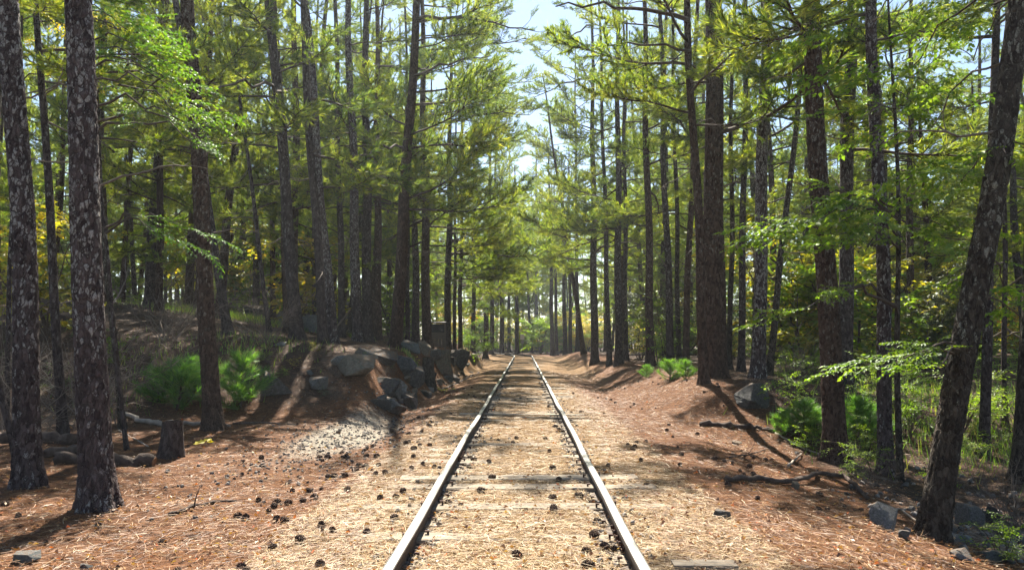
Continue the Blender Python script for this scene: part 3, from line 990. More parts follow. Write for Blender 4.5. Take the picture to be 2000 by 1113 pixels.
def crown_mesh(name, h0, h1, nb, reach, mat_n):
    """whole crown of a background pine: limbs and needles from h0 to h1"""
    mb = MB()
    for k in range(nb):
        t = (k + rng.random()) / nb
        z = h0 + (h1 - h0) * t
        s = reach / 3.0 * (1 - 0.72 * t ** 1.6) * (0.65 + 0.55 * rng.random())
        b = PINE_BR[rng.integers(8)]
        M = Matrix.Translation((0, 0, z)) @ Euler((rng.normal(0, 0.2), R(8 - 30 * t + rng.normal(0, 10)), k * 2.4 + rng.normal(0, 0.4))).to_matrix().to_4x4() @ Matrix.Scale(s, 4)
        mb.addbuf(b[0], M, 0); mb.addbuf(b[1], M, 1)
    return mb.mesh(name, [MAT['limb'], mat_n])


CROWN = [crown_mesh('crown', 5.0, 19, 32, 3.4, MAT['needles']), crown_mesh('crown', 3.4, 18, 36, 3.1, MAT['needles']),
         crown_mesh('crown', 7.0, 20, 28, 3.7, MAT['needles']), crown_mesh('crown', 2.2, 14, 32, 2.6, MAT['needles'])]


def trunk_buf(r, height, lean, seed, near=False, bow=0.0, flare=0.45, top=0.22, lean_y=0.0):
    """tapered, slightly crooked trunk; near ones carry bark plates in relief"""
    if near:
        z = np.concatenate([np.arange(-0.35, 7.2, 0.030), np.linspace(7.3, height, 14)])
        n = int(np.clip(2 * math.pi * r / 0.016, 40, 110))
    else:
        z = np.concatenate([np.linspace(-0.35, 1.0, 8), np.linspace(1.5, height, 22)]) if height > 2 else np.linspace(-0.2, height, 10)
        n = 14
    t = np.clip(z / height, 0, 1)
    rr = r * (1 - (1 - top) * t ** 1.15) * (1 + flare * np.exp(-np.clip(z, 0, None) / 0.25))
    th = np.arange(n) * 2 * math.pi / n
    TH, ZZ = np.meshgrid(th, z)
    RR = np.repeat(rr[:, None], n, 1)
    RR = RR * (1 + 0.05 * np.sin(TH * 2 + seed) * 1 + 0.17 * np.sin(TH * 5 + seed * 3) * np.exp(-np.clip(ZZ, 0, None) / 0.22))
    RR = RR * (1 + 0.10 * fbm(np.cos(TH) * 1.5 + seed * 7, ZZ * 0.9 + np.sin(TH) * 1.5, 3, 31))
    if near:
        nu = max(8, int(round(2 * math.pi * r / 0.062)))
        e, cid = cells(TH / (2 * math.pi) * nu + 0.5 * fbm(ZZ * 5, TH * 3, 2, 3), ZZ / 0.105 + 0.7 * fbm(TH * 4, ZZ * 6, 2, 8), nu, seed)
        RR = RR + (ss(0.03, 0.22, e) - 0.6) * 0.017 + (cid - 0.5) * 0.007 + 0.006 * fbm(TH * 30, ZZ * 30, 2, 2)
    cx = lean * z + bow * np.sin(np.clip(z, 0, 30) * math.pi / 12.0) + 0.035 * np.sin(z * 0.9 + seed) * np.clip(z / 3, 0, 1)
    cyy = lean_y * z + 0.04 * np.sin(z * 0.7 + seed * 2) * np.clip(z / 3, 0, 1)
    V = np.stack([cx[:, None] + RR * np.cos(TH), cyy[:, None] + RR * np.sin(TH), ZZ], -1).reshape(-1, 3)
    m = len(z)
    i = np.arange(m - 1)[:, None] * n; j = np.arange(n)[None]; j2 = (j + 1) % n
    q = np.stack([i + j, i + j2, i + n + j2, i + n + j], -1).reshape(-1, 4)
    mb = MB(); mb.add(V, np.concatenate([q[:, [0, 1, 2]], q[:, [0, 2, 3]]]), 0, True)

    def centre(h):
        return (float(np.interp(h, z, cx)), float(np.interp(h, z, cyy)), h), float(np.interp(h, z, rr))
    return mb, centre


BGTRUNK = [trunk_buf(0.17, 19, 0.0, 3 + k, False, bow=(-1) ** k * 0.12)[0] for k in range(4)]
BGTRUNK = [[b.mesh('trunk', [MAT[m_]]) for m_ in ('bark_grey', 'bark_red')] for b in BGTRUNK]

# ------------------------------------------------------------------ trees
def put_branch(tree, tmpl, loc, az, el, s, roll=0.0, name='branch'):
    if isinstance(tmpl, bpy.types.Mesh):
        return link(name, tmpl, tree, loc, (roll, -el, az), s)
    w, n = tmpl[-2], tmpl[-1]
    b = link(name, w, tree, loc, (roll, -el, az), s)
    f = link(n.name.split('.')[0] if not n.name.startswith('leaves') else 'foliage', n, b)
    f['kind'] = 'stuff'
    return b


def pine(label, px, depth, ptop, wpx, bark, group=None, near=False, hb=5.0, nb=20, reach=3.2, height=19.0, dead=4, toward=None, bow=0.0, species='pine_tree', lo_dead=1.5, flare=0.45, cat='tree', top=0.22, taper=0.68):
    p = at(px, 664, depth)
    x, y = float(p[0]), float(p[1]); z = Hs(x, y)
    # lean: where the trunk crosses the top of the picture
    q = at(ptop, 0, depth)
    lean = (q[0] - x) / max(q[2] - z, 1.0)
    r = wpx / FPX * depth / 2
    t = thing(species, label, cat, (x, y, z), group)
    buf, ctr = trunk_buf(r, height, lean, int(px) % 97 + 1, near, bow, flare, top)
    link('trunk', buf.mesh('trunk', [MAT[bark]]), t)
    g = random.Random(int(px * 7 + depth * 31))
    if depth > 16:
        hb -= 0.9
    for k in range(nb):
        f = (k + g.random()) / nb
        f = f ** 1.35
        h = hb + (height * 0.97 - hb) * f
        if depth < 32 and h > 2.6 + 0.437 * depth and g.random() < 0.5:
            continue
        c, rr = ctr(h)
        az = k * 2.4 + g.gauss(0, 0.5)
        if toward is not None and g.random() < 0.45:
            az = toward + g.gauss(0, 0.7)
        s = reach / 3.0 * (1 - taper * f ** 1.5) * (0.7 + 0.5 * g.random())
        put_branch(t, PINE_BR[g.randrange(8)], c, az, R(-6 + 28 * f + g.gauss(0, 9)), s, g.gauss(0, 0.25))
    for k in range(dead):
        h = lo_dead + (hb + 1 - lo_dead) * g.random()
        c, rr = ctr(h)
        put_branch(t, BARE_BR[g.randrange(5)], c, g.random() * 6.28, R(g.gauss(0, 14)), 0.35 + 0.5 * g.random(), 0, 'dead_branch')
    return t, ctr


T = {}
# --- beside the clearing, left of the track (pixel x at the base, distance, pixel x at the top edge, width in pixels)
T['L1'] = pine('lichen-spotted pine trunk nearest the left edge of the picture', 68, 8.2, 22, 44, 'bark_lichen', near=True, hb=8, nb=16, dead=1, lo_dead=5)
T['L2'] = pine('thick pale lichen-blotched pine standing on orange needles, nearest of the left trees', 203, 7.15, 150, 60, 'bark_lichen', near=True, hb=8.5, nb=16, dead=0)
T['L3'] = pine('reddish pine leaning left between the two bright green pine saplings', 422, 13.4, 368, 35, 'bark_red', near=True, hb=6.2, nb=18, dead=7, lo_dead=2.2, reach=3.0)
T['L4'] = pine('thin mossy trunk between the two lichen-spotted pines', 132, 12.0, 70, 19, 'bark_grey', hb=6, nb=12, reach=2.2, height=13, dead=5)
T['L5'] = pine('slim dark leaning trunk just behind the thick lichen-blotched pine', 245, 13.2, 168, 12, 'bark_dark', hb=5, nb=10, reach=2, height=11, dead=5)
T['L5b'] = pine('crooked thin trunk leaning hard left at the left picture edge', 45, 9.8, -190, 13, 'bark_grey', hb=6, nb=8, reach=1.8, height=10, dead=3)
T['L3b'] = pine('dark slim trunk leaning left behind the reddish pine', 446, 19.5, 345, 18, 'bark_grey', hb=5.5, nb=14, dead=5)
T['L6a'] = pine('pole-thin trunk on the rocky bank in front of the teal boulder', 526, 22, 445, 10, 'bark_grey', hb=5, nb=10, reach=2, height=12, dead=4)
T['L6'] = pine('straight grey pine on the bank beside the teal boulder', 581, 20.0, 527, 25, 'bark_grey', hb=5.5, nb=20, dead=5)
T['L7'] = pine('slender scaly pine, front one of the close pair on the bank', 631, 20.0, 590, 18, 'bark_grey', hb=5.6, nb=16, dead=4)
T['L8'] = pine('slender grey pine, rear one of the close pair on the bank', 651, 21.5, 596, 19, 'bark_lichen', hb=5.2, nb=16, dead=4)
T['L9'] = pine('narrow dark pine just right of the close pair on the bank', 668, 27, 655, 14, 'bark_grey', hb=6, nb=16, dead=4)
T['L10'] = pine('pine with pale-streaked bark behind the bank, left of the leaning pine', 699, 26, 680, 20, 'bark_lichen', hb=6, nb=18, dead=4)
T['L11'] = pine('straight dark pine two trunks left of the big leaning pine', 718, 28, 714, 20, 'bark_grey', hb=6, nb=18, dead=4)
T['L12'] = pine('blackish pine trunk close behind the big leaning pine', 738, 30, 736, 17, 'bark_red', hb=6, nb=16, dead=4)
T['L13'] = pine('big pine leaning right above the rock outcrop', 772, 25.5, 815, 25, 'bark_red', hb=5.2, nb=24, dead=4, reach=3.7, toward=0.2, height=20, taper=0.5)
T['L13b'] = pine('thin dark trunk behind the rock cairn', 797, 33, 792, 9, 'bark_grey', hb=6, nb=12, dead=3, reach=2.4)
T['L13c'] = pine('dark medium pine between the cairn and the wooden shelter', 812, 34, 808, 15, 'bark_grey', hb=6, nb=16, dead=3)
T['L14'] = pine('upright brown pine at the shelter edge beside the track', 834, 32, 824, 18, 'bark_red', hb=5.0, nb=26, dead=4, reach=4.2, toward=0.0, taper=0.45)
T['L15'] = pine('dark pine standing just right of the wooden shelter', 874, 39, 882, 13, 'bark_grey', hb=4.6, nb=28, dead=3, reach=4.3, toward=0.0, taper=0.4)
T['L16'] = pine('thin pole pine on the bank end, left of two', 888, 40, 890, 7.5, 'bark_grey', hb=4.6, nb=20, dead=2, reach=3.0, toward=0.0, height=15)
T['L17'] = pine('thin pole pine on the bank end, right of two', 899, 42, 904, 8.5, 'bark_grey', hb=4.4, nb=30, dead=2, reach=4.3, toward=0.0, height=20, taper=0.4)
T['L18'] = pine('short broken-looking pine beyond the sunlit mound', 925, 58, 926, 9, 'bark_grey', hb=4.2, nb=32, dead=2, reach=4.4, toward=0.0, height=22, taper=0.4)
# --- end of the track
T['C1'] = pine('bluish double-width pine at the bend, left of the rails', 980, 82, 981, 10, 'bark_grey', hb=8, nb=20, dead=3, reach=3.6)
T['C2'] = pine('lone upright pine standing where the left rail vanishes', 1010, 90, 1002, 8.5, 'bark_grey', hb=11, nb=20, dead=3, reach=3.2, height=22)
T['C3'] = pine('crooked thin tree right behind the white sign', 1038, 96, 1000, 6, 'bark_grey', hb=8, nb=16, dead=4, reach=2.6)
T['C4'] = pine('straight tall pine right of the bend, left of a tight cluster', 1079, 78, 1066, 8.5, 'bark_grey', hb=11, nb=20, dead=3, height=22)
T['C5'] = pine('slim pine second in the tight cluster at the bend', 1087, 80, 1078, 6.5, 'bark_grey', hb=9, nb=18, dead=3)
T['C6'] = pine('pine in the middle of the tight cluster at the bend', 1104, 72, 1092, 9, 'bark_grey', hb=8, nb=18, dead=3)
T['C7'] = pine('pine at the right end of the tight cluster at the bend', 1114, 70, 1108, 8, 'bark_grey', hb=8, nb=18, dead=3)
T['C8'] = pine('dark pine leaning left over the tight cluster', 1140, 52, 1038, 10.5, 'bark_red', hb=8.5, nb=20, dead=3, reach=3.2)
T['C9'] = pine('tall full pine leaning over the rails from the left at the bend', 948, 66, 965, 10, 'bark_grey', hb=9, nb=22, dead=2, reach=5.0, toward=0.0, height=25, taper=0.45)
T['C10'] = pine('tall full pine left of the bend behind the sunlit mound', 960, 80, 975, 9, 'bark_grey', hb=9, nb=22, dead=2, reach=5.0, toward=0.0, height=26, taper=0.45)
T['C11'] = pine('tall pine right of the bend reaching towards the rails', 1128, 62, 1122, 9, 'bark_grey', hb=9, nb=34, dead=2, reach=4.6, toward=3.1, height=25, taper=0.45)
T['C12'] = pine('high-crowned pine straight beyond the right rail', 1048, 104, 1046, 7, 'bark_grey', hb=9, nb=40, dead=2, reach=5.0, height=30, taper=0.5)
T['C13'] = pine('high-crowned pine straight beyond the left rail', 994, 100, 996, 7, 'bark_grey', hb=9, nb=40, dead=2, reach=5.0, height=29, taper=0.5)
# --- right of the track
T['R20'] = pine('straight dark pine right of the left-leaning one', 1161, 38, 1156, 15, 'bark_grey', hb=5.6, nb=24, dead=4, reach=3.6, toward=3.1)
T['R19'] = pine('slim pine, left of the pair beside the shaded verge', 1190, 33, 1170, 10, 'bark_grey', hb=5.8, nb=18, dead=3, reach=2.8, toward=3.1)
T['R18'] = pine('upright dark pine, front one of the pair beside the shaded verge', 1208, 31, 1206, 15, 'bark_grey', hb=5.4, nb=22, dead=4, reach=3.6, toward=3.1)
T['R17'] = pine('narrow pine behind the pair beside the shaded verge', 1222, 34, 1218, 10, 'bark_grey', hb=6, nb=16, dead=3, reach=3)
T['R16'] = pine('dark knobbly pine left of the green saplings', 1270, 27, 1258, 17, 'bark_red', hb=5.5, nb=20, dead=5, reach=3.4, toward=3.1)
T['R15'] = pine('tall clean purplish pine standing behind the green saplings', 1309, 26, 1288, 15.5, 'bark_grey', hb=6.2, nb=22, dead=3, reach=3.8, toward=3.1)
T['R14'] = pine('twisted thin trunk left of the thick red-brown pine', 1326, 27, 1312, 10, 'bark_dark', hb=5.5, nb=14, dead=4, reach=2.6)
T['R13'] = pine('dark trunk leaning right, tucked behind the thick red-brown pine', 1338, 25, 1362, 13, 'bark_red', hb=6, nb=16, dead=4)
T['R1'] = pine('slim pine in front of the thick red-brown pine', 1374, 17.2, 1343, 18, 'bark_red', hb=6.6, nb=16, dead=2, reach=3.2, toward=3.1, near=True)
T['R2'] = pine('thick red-brown pine right of the track', 1396, 18.4, 1393, 40, 'bark_red', hb=6.6, nb=24, dead=5, reach=4.0, toward=3.0, height=22, near=True, flare=0.25)
T['R3'] = pine('grey scaly pine standing beside the thick red-brown pine', 1479, 18.0, 1497, 28, 'bark_lichen', hb=6.4, nb=20, dead=4, reach=3.2)
T['R3b'] = pine('thin dark trunk right behind the thick red-brown pine', 1424, 24, 1432, 11, 'bark_dark', hb=5.5, nb=14, dead=4, reach=2.5)
T['R3c'] = pine('dark trunk just left of the grey scaly pine', 1446, 23, 1458, 14, 'bark_grey', hb=5.8, nb=16, dead=4, reach=2.6)
T['R4'] = pine('red-brown pine with one grey flank, leaning left above the gully', 1626, 13.0, 1583, 43, 'bark_red', hb=6.4, nb=20, dead=4, lo_dead=4, reach=3.2, near=True)
T['R5'] = pine('dark purple pine directly behind the one with a grey flank', 1645, 17.5, 1663, 31, 'bark_grey', hb=6.2, nb=18, dead=6, reach=3.0)
T['R6'] = pine('lichen-flecked slim pine right of the one with a grey flank', 1722, 12.2, 1706, 27, 'bark_lichen', hb=6.5, nb=14, dead=5, lo_dead=3, reach=2.6, near=True)
T['R9'] = pine('mossy upright trunk seen behind the big black leaning tree', 1912, 13.5, 1945, 19, 'bark_grey', hb=6.5, nb=12, dead=4, reach=2.4)
T['R10'] = pine('dark trunk cut by the right edge of the picture', 1982, 11.5, 2035, 36, 'bark_dark', hb=6.5, nb=12, dead=3, reach=2.6, near=False)
T['R11'] = pine('thin trunk between two dark trunks near the right edge', 1956, 15, 1950, 10, 'bark_grey', hb=5.5, nb=10, dead=4, reach=2)
T['R12'] = pine('slanting thin dark trunk in the shade right of the grey scaly pine', 1500, 22, 1580, 13, 'bark_dark', hb=5.5, nb=12, dead=5, reach=2.2)


def hardwood(label, px, depth, ptop, wpx, species, near, height, sprays, bark='bark_dark', bow=0.0, spray='green'):
    """broadleaf tree: trunk plus limbs that carry leafy shoots; sprays: (px, py, depth, size, azimuth)"""
    t, ctr = pine(label, px, depth, ptop, wpx, bark, None, near, 5, 0, 2, height, 2, None, bow, species, 3.5, 0.35)
    base = np.array(t.location)
    for (sx, sy, sd, s, az, drop) in sprays:
        tip = at(sx, sy, sd)
        hgt = float(np.clip(tip[2] - base[2] + drop, 0.8, height - 0.5))
        c, rr = ctr(hgt)
        c = np.array(c)
        loc = tip - base
        d = loc - c; L = np.linalg.norm(d)
        pts = np.array([c + d * q + np.array([0, 0, 0.12 * L * math.sin(q * math.pi)]) + rng.normal(0, 0.02 * L, 3) * (0 < q < 1) for q in np.linspace(0, 1, 7)])
        V, F = tube(pts - c, np.linspace(max(0.012, 0.011 * L), 0.006, 7), 5, False)
        mb = MB(); mb.add(V, F, 0, True)
        b = link('branch', mb.mesh('branch', [MAT['limb']]), t, c)
        k = int(sx + sy) % 3
        for m in range(3):
            q = (0.99, 0.72, 0.5)[m]
            pp = (pts - c)[int(round(q * 6))]
            f = link('foliage', SPRAY[spray][(k + m) % 3][1], b, pp, (rng.normal(0, 0.2), rng.normal(0.05, 0.12), az + (0, 0.9, -0.9)[m]), s * (1, 0.75, 0.65)[m]); f['kind'] = 'stuff'
    return t, ctr


T['R8'] = hardwood('big black-barked tree leaning right at the right picture edge', 1806, 7.6, 1990, 51, 'hardwood_tree', True, 14,
                   [(1780, 700, 7.3, 0.55, 3.3, 0.1), (1840, 710, 7.1, 0.5, 2.0, 0.1), (1740, 715, 7.4, 0.5, 2.9, 0.1), (1930, 360, 7.4, 0.6, 2.6, 0.2), (1965, 300, 7.2, 0.6, 0.5, 0.2), (1870, 365, 8.2, 0.7, 3.4, 0.3),
                    (1820, 250, 9.0, 0.8, 3.0, 0.3), (1760, 150, 9.2, 0.9, 3.4, 0.4), (1900, 120, 8.5, 0.9, 2.7, 0.4), (1700, 60, 9.5, 0.9, 3.3, 0.4), (1960, 560, 8.5, 0.7, 1.0, 0.2), (1995, 620, 7.6, 0.6, 0.4, 0.2)])
T['R7'] = hardwood('slim leafy young tree with bright green shoots beside the lichen-flecked pine', 1749, 11.8, 1740, 12, 'young_hardwood_tree', False, 8.5,
                   [(1660, 470, 10.6, 1.0, 3.4, 0.2), (1560, 420, 10.5, 0.8, 3.0, 0.2), (1730, 400, 10.7, 1.0, 2.6, 0.2), (1690, 490, 10.4, 0.8, 3.9, 0.2), (1640, 415, 10.8, 1.15, 3.2, 0.2), (1700, 440, 10.9, 1.15, 3.5, 0.2), (1600, 430, 10.6, 0.95, 3.0, 0.2), (1610, 600, 10.2, 0.8, 3.2, 0.1), (1570, 605, 10.0, 0.45, 3.1, 0.1), (1690, 220, 11.0, 0.6, 3.3, 0.2),
                    (1800, 330, 11.6, 0.9, 0.3, 0.2), (1850, 450, 11.8, 0.9, 0.2, 0.2), (1780, 200, 11.8, 0.9, 1.0, 0.2), (1840, 190, 12.2, 1.0, 0.4, 0.2), (1770, 480, 11.6, 0.8, 5.0, 0.2)])
T['L20'] = hardwood('thin arching young tree with glossy bright green leaves in front of the reddish pine', 255, 11.0, 150, 8, 'young_hardwood_tree', False, 7.5,
                    [(230, 60, 10.4, 0.8, 5.4, 0.3), (270, 100, 10.3, 0.8, 5.5, 0.4), (320, 150, 10.3, 0.8, 5.3, 0.4), (370, 230, 10.2, 0.8, 5.2, 0.5), (385, 250, 10.3, 0.7, 5.6, 0.5), (410, 300, 10.2, 0.6, 5.0, 0.5), (300, 130, 10.5, 0.75, 5.6, 0.4), (250, 60, 10.6, 0.8, 5.8, 0.4), (350, 200, 10.4, 0.7, 5.3, 0.5), (400, 280, 10.3, 0.6, 5.2, 0.5), (340, 170, 10.2, 0.7, 5.6, 0.5), (210, 30, 10.7, 0.8, 0, 0.3), (300, 450, 10.0, 0.7, 0.3, 0.1), (350, 440, 10.1, 0.6, 0.2, 0.1)], 'bark_grey', spray='gloss')
T['L21'] = hardwood('leaning young tree with yellowing leaves behind the lichen-spotted pines', 20, 13.0, 40, 10, 'young_hardwood_tree', False, 9,
                    [(90, 60, 12.5, 1.0, 0.2, 0.4), (70, 130, 12.6, 0.9, 0.4, 0.3), (30, 80, 12.6, 0.9, 2.6, 0.3), (110, 160, 12.4, 0.6, 0.1, 0.2), (15, 390, 12.5, 0.5, 2.0, 0.2), (120, 20, 12.5, 0.9, 0.3, 0.3)], 'bark_grey', spray='yellow')

# long hero limbs across the gap of sky, plus unseen shade limbs added overhead
def hero_limb(key, pa, pb, depth_a, depth_b, r0, tmpl_list, n, s):
    t, ctr = T[key]
    base = np.array(t.location)
    A = at(pa[0], pa[1], depth_a) - base; B = at(pb[0], pb[1], depth_b) - base
    d = B - A; L = np.linalg.norm(d)
    pts = np.array([A + d * q + np.array([0, 0, 0.05 * L * math.sin(q * 3.1)]) + rng.normal(0, 0.015 * L, 3) * (0 < q < 1) for q in np.linspace(0, 1, 10)])
    V, F = tube(pts - A, np.linspace(r0, r0 * 0.25, 10), 6)
    mb = MB(); mb.add(V, F, 0, True)
    b = link('branch', mb.mesh('branch', [MAT['limb']]), t, A)
    az0 = math.atan2(d[1], d[0])
    for k in range(n):
        q = 0.35 + 0.65 * (k + 0.5) / n
        p = (pts - A)[min(9, int(round(q * 9)))]
        m = tmpl_list[k % len(tmpl_list)]
        f = link('side_branch', m[-2], b, p, (rng.normal(0, 0.3), rng.normal(-0.1, 0.25), az0 + (0.8 if k % 2 else -0.8) * (1 - 0.5 * q)), s * (1 - 0.4 * q))
        g = link('foliage', m[-1], b, f.location, f.rotation_euler, f.scale); g['kind'] = 'stuff'


hero_limb('R1', (1346, 40), (1085, 14), 17.1, 16.0, 0.055, SPARSE_BR, 4, 0.28)
hero_limb('R1', (1350, 100), (1130, 92), 17.1, 17.6, 0.035, PINE_BR, 5, 0.34)
hero_limb('L13', (815, 38), (1045, 62), 25.4, 24.0, 0.06, SPARSE_BR, 6, 0.4)
hero_limb('L13', (806, 150), (960, 110), 25.4, 25.0, 0.05, PINE_BR, 5, 0.4)
hero_limb('R2', (1380, 190), (1190, 250), 18.3, 18.0, 0.05, PINE_BR, 8, 0.42)
hero_limb('R2', (1380, 260), (1130, 330), 18.3, 19.0, 0.05, PINE_BR, 10, 0.45)
hero_limb('L6', (560, 180), (400, 190), 19.8, 15.0, 0.05, PINE_BR, 6, 0.4)
hero_limb('L3', (380, 175), (520, 160), 13.3, 13.0, 0.05, PINE_BR, 6, 0.34)
hero_limb('L13', (790, 290), (660, 320), 25.4, 22.0, 0.045, PINE_BR, 6, 0.4)
hero_limb('L14', (830, 380), (975, 380), 31.9, 30.0, 0.045, PINE_BR, 8, 0.48)

SHORT = dict(L1='the lichen-spotted edge pine', L2='the thick lichen-blotched pine', L3='the reddish leaning pine', L6='the straight grey bank pine', L8='the close pair of pines', L13='the big leaning pine', L14='the brown pine by the shelter',
             L17='the thin pole pines', C2='the pine above the left rail', C4='the white sign', C8='the left-leaning dark pine', R18='the pair beside the shaded verge', R15='the clean purplish pine', R2='the thick red-brown pine', R3='the grey scaly pine',
             R4='the grey-flanked pine', R6='the lichen-flecked pine', R8='the black leaning tree')
ORD = ['first', 'second', 'third', 'fourth', 'fifth', 'sixth', 'seventh', 'eighth', 'ninth', 'tenth', 'eleventh', 'twelfth', 'thirteenth', 'fourteenth', 'fifteenth', 'sixteenth', 'seventeenth', 'eighteenth', 'nineteenth', 'twentieth', 'twenty-first', 'twenty-second', 'twenty-third', 'twenty-fourth', 'twenty-fifth', 'twenty-sixth', 'twenty-seventh', 'twenty-eighth', 'twenty-ninth', 'thirtieth', 'last']


def name_by_place(things_, what, ref_y):
    """label every one of a background row by its count from the nearest trunk one can find"""
    refs = sorted((proj((T[k][0].location.x, T[k][0].location.y, T[k][0].location.z + ref_y))[0], v) for k, v in SHORT.items())
    rows = {}
    for o in things_:
        px = proj((o.location.x, o.location.y, o.location.z + ref_y))[0]
        c = [v for q, v in refs if q <= px]
        rows.setdefault('right of ' + c[-1] if c else 'left of ' + refs[0][1], []).append((px, o))
    for where, L in rows.items():
        L.sort(key=lambda e: e[0], reverse=where.startswith('left'))
        for i, (px, o) in enumerate(L):
            o['label'] = '%s, %s one %s' % (what, ORD[min(i, len(ORD) - 1)], where)


hero_limb('R2', (1393, -120), (940, -150), 18.3, 17.5, 0.06, PINE_BR, 10, 0.65)  # unseen overhead limb, added to cast shade across the track
hero_limb('R1', (1341, -60), (1060, -75), 17.1, 16.6, 0.045, PINE_BR, 6, 0.45)  # added above the view to throw shade between the rails
hero_limb('L13', (816, -90), (1060, -110), 25.4, 24.5, 0.06, PINE_BR, 9, 0.65)  # out of view, added for a shade band farther down the track
hero_limb('R4', (1575, -250), (1120, -300), 12.9, 12.6, 0.06, PINE_BR, 11, 0.65)  # unseen limb, added to shade the near ground right of the track
hero_limb('R4', (1565, -330), (1250, -380), 12.9, 12.2, 0.05, PINE_BR, 9, 0.6)  # second unseen limb added for the same shade on the right
hero_limb('L15', (882, 110), (1040, 80), 38.9, 38.0, 0.06, PINE_BR, 9, 0.62)
hero_limb('L15', (880, 240), (1035, 225), 38.9, 37.0, 0.06, PINE_BR, 9, 0.6)
hero_limb('L17', (900, 180), (1040, 160), 41.9, 41.0, 0.06, PINE_BR, 9, 0.62)
hero_limb('R20', (1157, 150), (1045, 190), 37.9, 38.5, 0.06, PINE_BR, 9, 0.6)
hero_limb('R20', (1157, 50), (1060, 110), 37.9, 37.0, 0.05, PINE_BR, 8, 0.55)
hero_limb('R18', (1206, 90), (1085, 70), 30.9, 31.5, 0.05, PINE_BR, 8, 0.55)
hero_limb('C9', (955, 330), (1040, 300), 66, 66, 0.08, PINE_BR, 10, 0.95)
hero_limb('C11', (1125, 330), (1050, 270), 62, 62, 0.08, PINE_BR, 10, 0.9)
hero_limb('R15', (1283, -100), (1050, -90), 25.9, 26.5, 0.06, PINE_BR, 8, 0.6)  # another added overhead limb, out of view, for shade

# --- background pines, one object each
def bg_pines():
    taken = [(t[0].location.x, t[0].location.y) for t in T.values()]
    zones = [
        ('pine trunk among the many dim crowded ones deep in the left woods', 'pines deep in the left woods', 125, (-120, 900), (24, 88), 0.0),
        ('pine trunk among the backlit ones deep in the right woods', 'pines deep in the right woods', 90, (1150, 2050), (25, 85), 0.0),
        ('hazy pine in the far wood closing off the bend', 'pines in the far wood beyond the bend', 24, (840, 1240), (108, 140), 0.0),
        ('hazy pine in the far wood straight ahead', 'tall pines closing the view over the bend', 12, (955, 1100), (110, 130), 0.0),
        ('pine standing in the woods beyond the left picture edge', 'pines outside the left picture edge', 26, (-900, -130), (13, 60), 0.0),
        ('pine standing in the woods beyond the right picture edge', 'pines outside the right picture edge', 20, (2130, 2800), (12, 60), 0.0)]
    for label, group, n, (xa, xb), (da, db), _ in zones:
        k = 0; tries = 0; made = []
        while k < n and tries < 5000:
            tries += 1
            px = xa + (xb - xa) * random.random(); d = da + (db - da) * random.random() ** 0.85
            p = at(px, 664, d); x, y = float(p[0]), float(p[1])
            if y < 88 and abs(x - float(track_x(y))) < (4.4 if y < 40 else 6.8): continue
            if any((x - a) ** 2 + (y - b) ** 2 < (1.5 + 0.01 * d) ** 2 for a, b in taken): continue
            taken.append((x, y))
            s = random.uniform(0.8, 1.25) if d < 89 else random.uniform(1.0, 1.4) * (1.18 if n < 20 else 1)
            t = thing('pine_tree', label, 'tree', (x, y, Hs(x, y)), group, random.random() * 6.28)
            lean = (random.gauss(0, 0.025), random.gauss(0, 0.03))
            w = random.uniform(0.65, 1.25)
            if 1650 < px < 2130 and d < 89: s *= 0.72
            link('trunk', BGTRUNK[random.randrange(4)][random.randrange(2)], t, None, (*lean, 0), (w, w, s))
            cr = link('crown', CROWN[random.choice([0, 0, 1, 1, 2, 3])], t, None, (*lean, random.random() * 6.28), (random.uniform(0.85, 1.2),) * 2 + (s,))
            k += 1; made.append(t)
        if 'outside' in group: continue
        name_by_place(made, {'l': 'dim background pine', 'r': 'backlit background pine', 'h': 'hazy far pine', 'a': 'tall hazy pine over the bend'}[{'pine trunk among the m': 'l', 'pine trunk among the b': 'r', 'hazy pine in the far w': 'h' if n > 20 else 'a'}[label[:22]]], 1.5)


bg_pines()

# ------------------------------------------------------------------ understorey
def shrub_at(label, x, y, kind, s, group=None, tall=False, name='shrub', sz=None):
    t = thing(name, label, 'shrub' if not tall else 'tree', (x, y, Hs(x, y) - 0.02), group, random.random() * 6.28)
    st, fo = random.choice((TALLSHRUB if tall else SHRUB)[kind])
    link('stem', st, t, None, None, s); f = link('foliage', fo, t, None, None, s if sz is None else sz); f['kind'] = 'stuff'
    return t


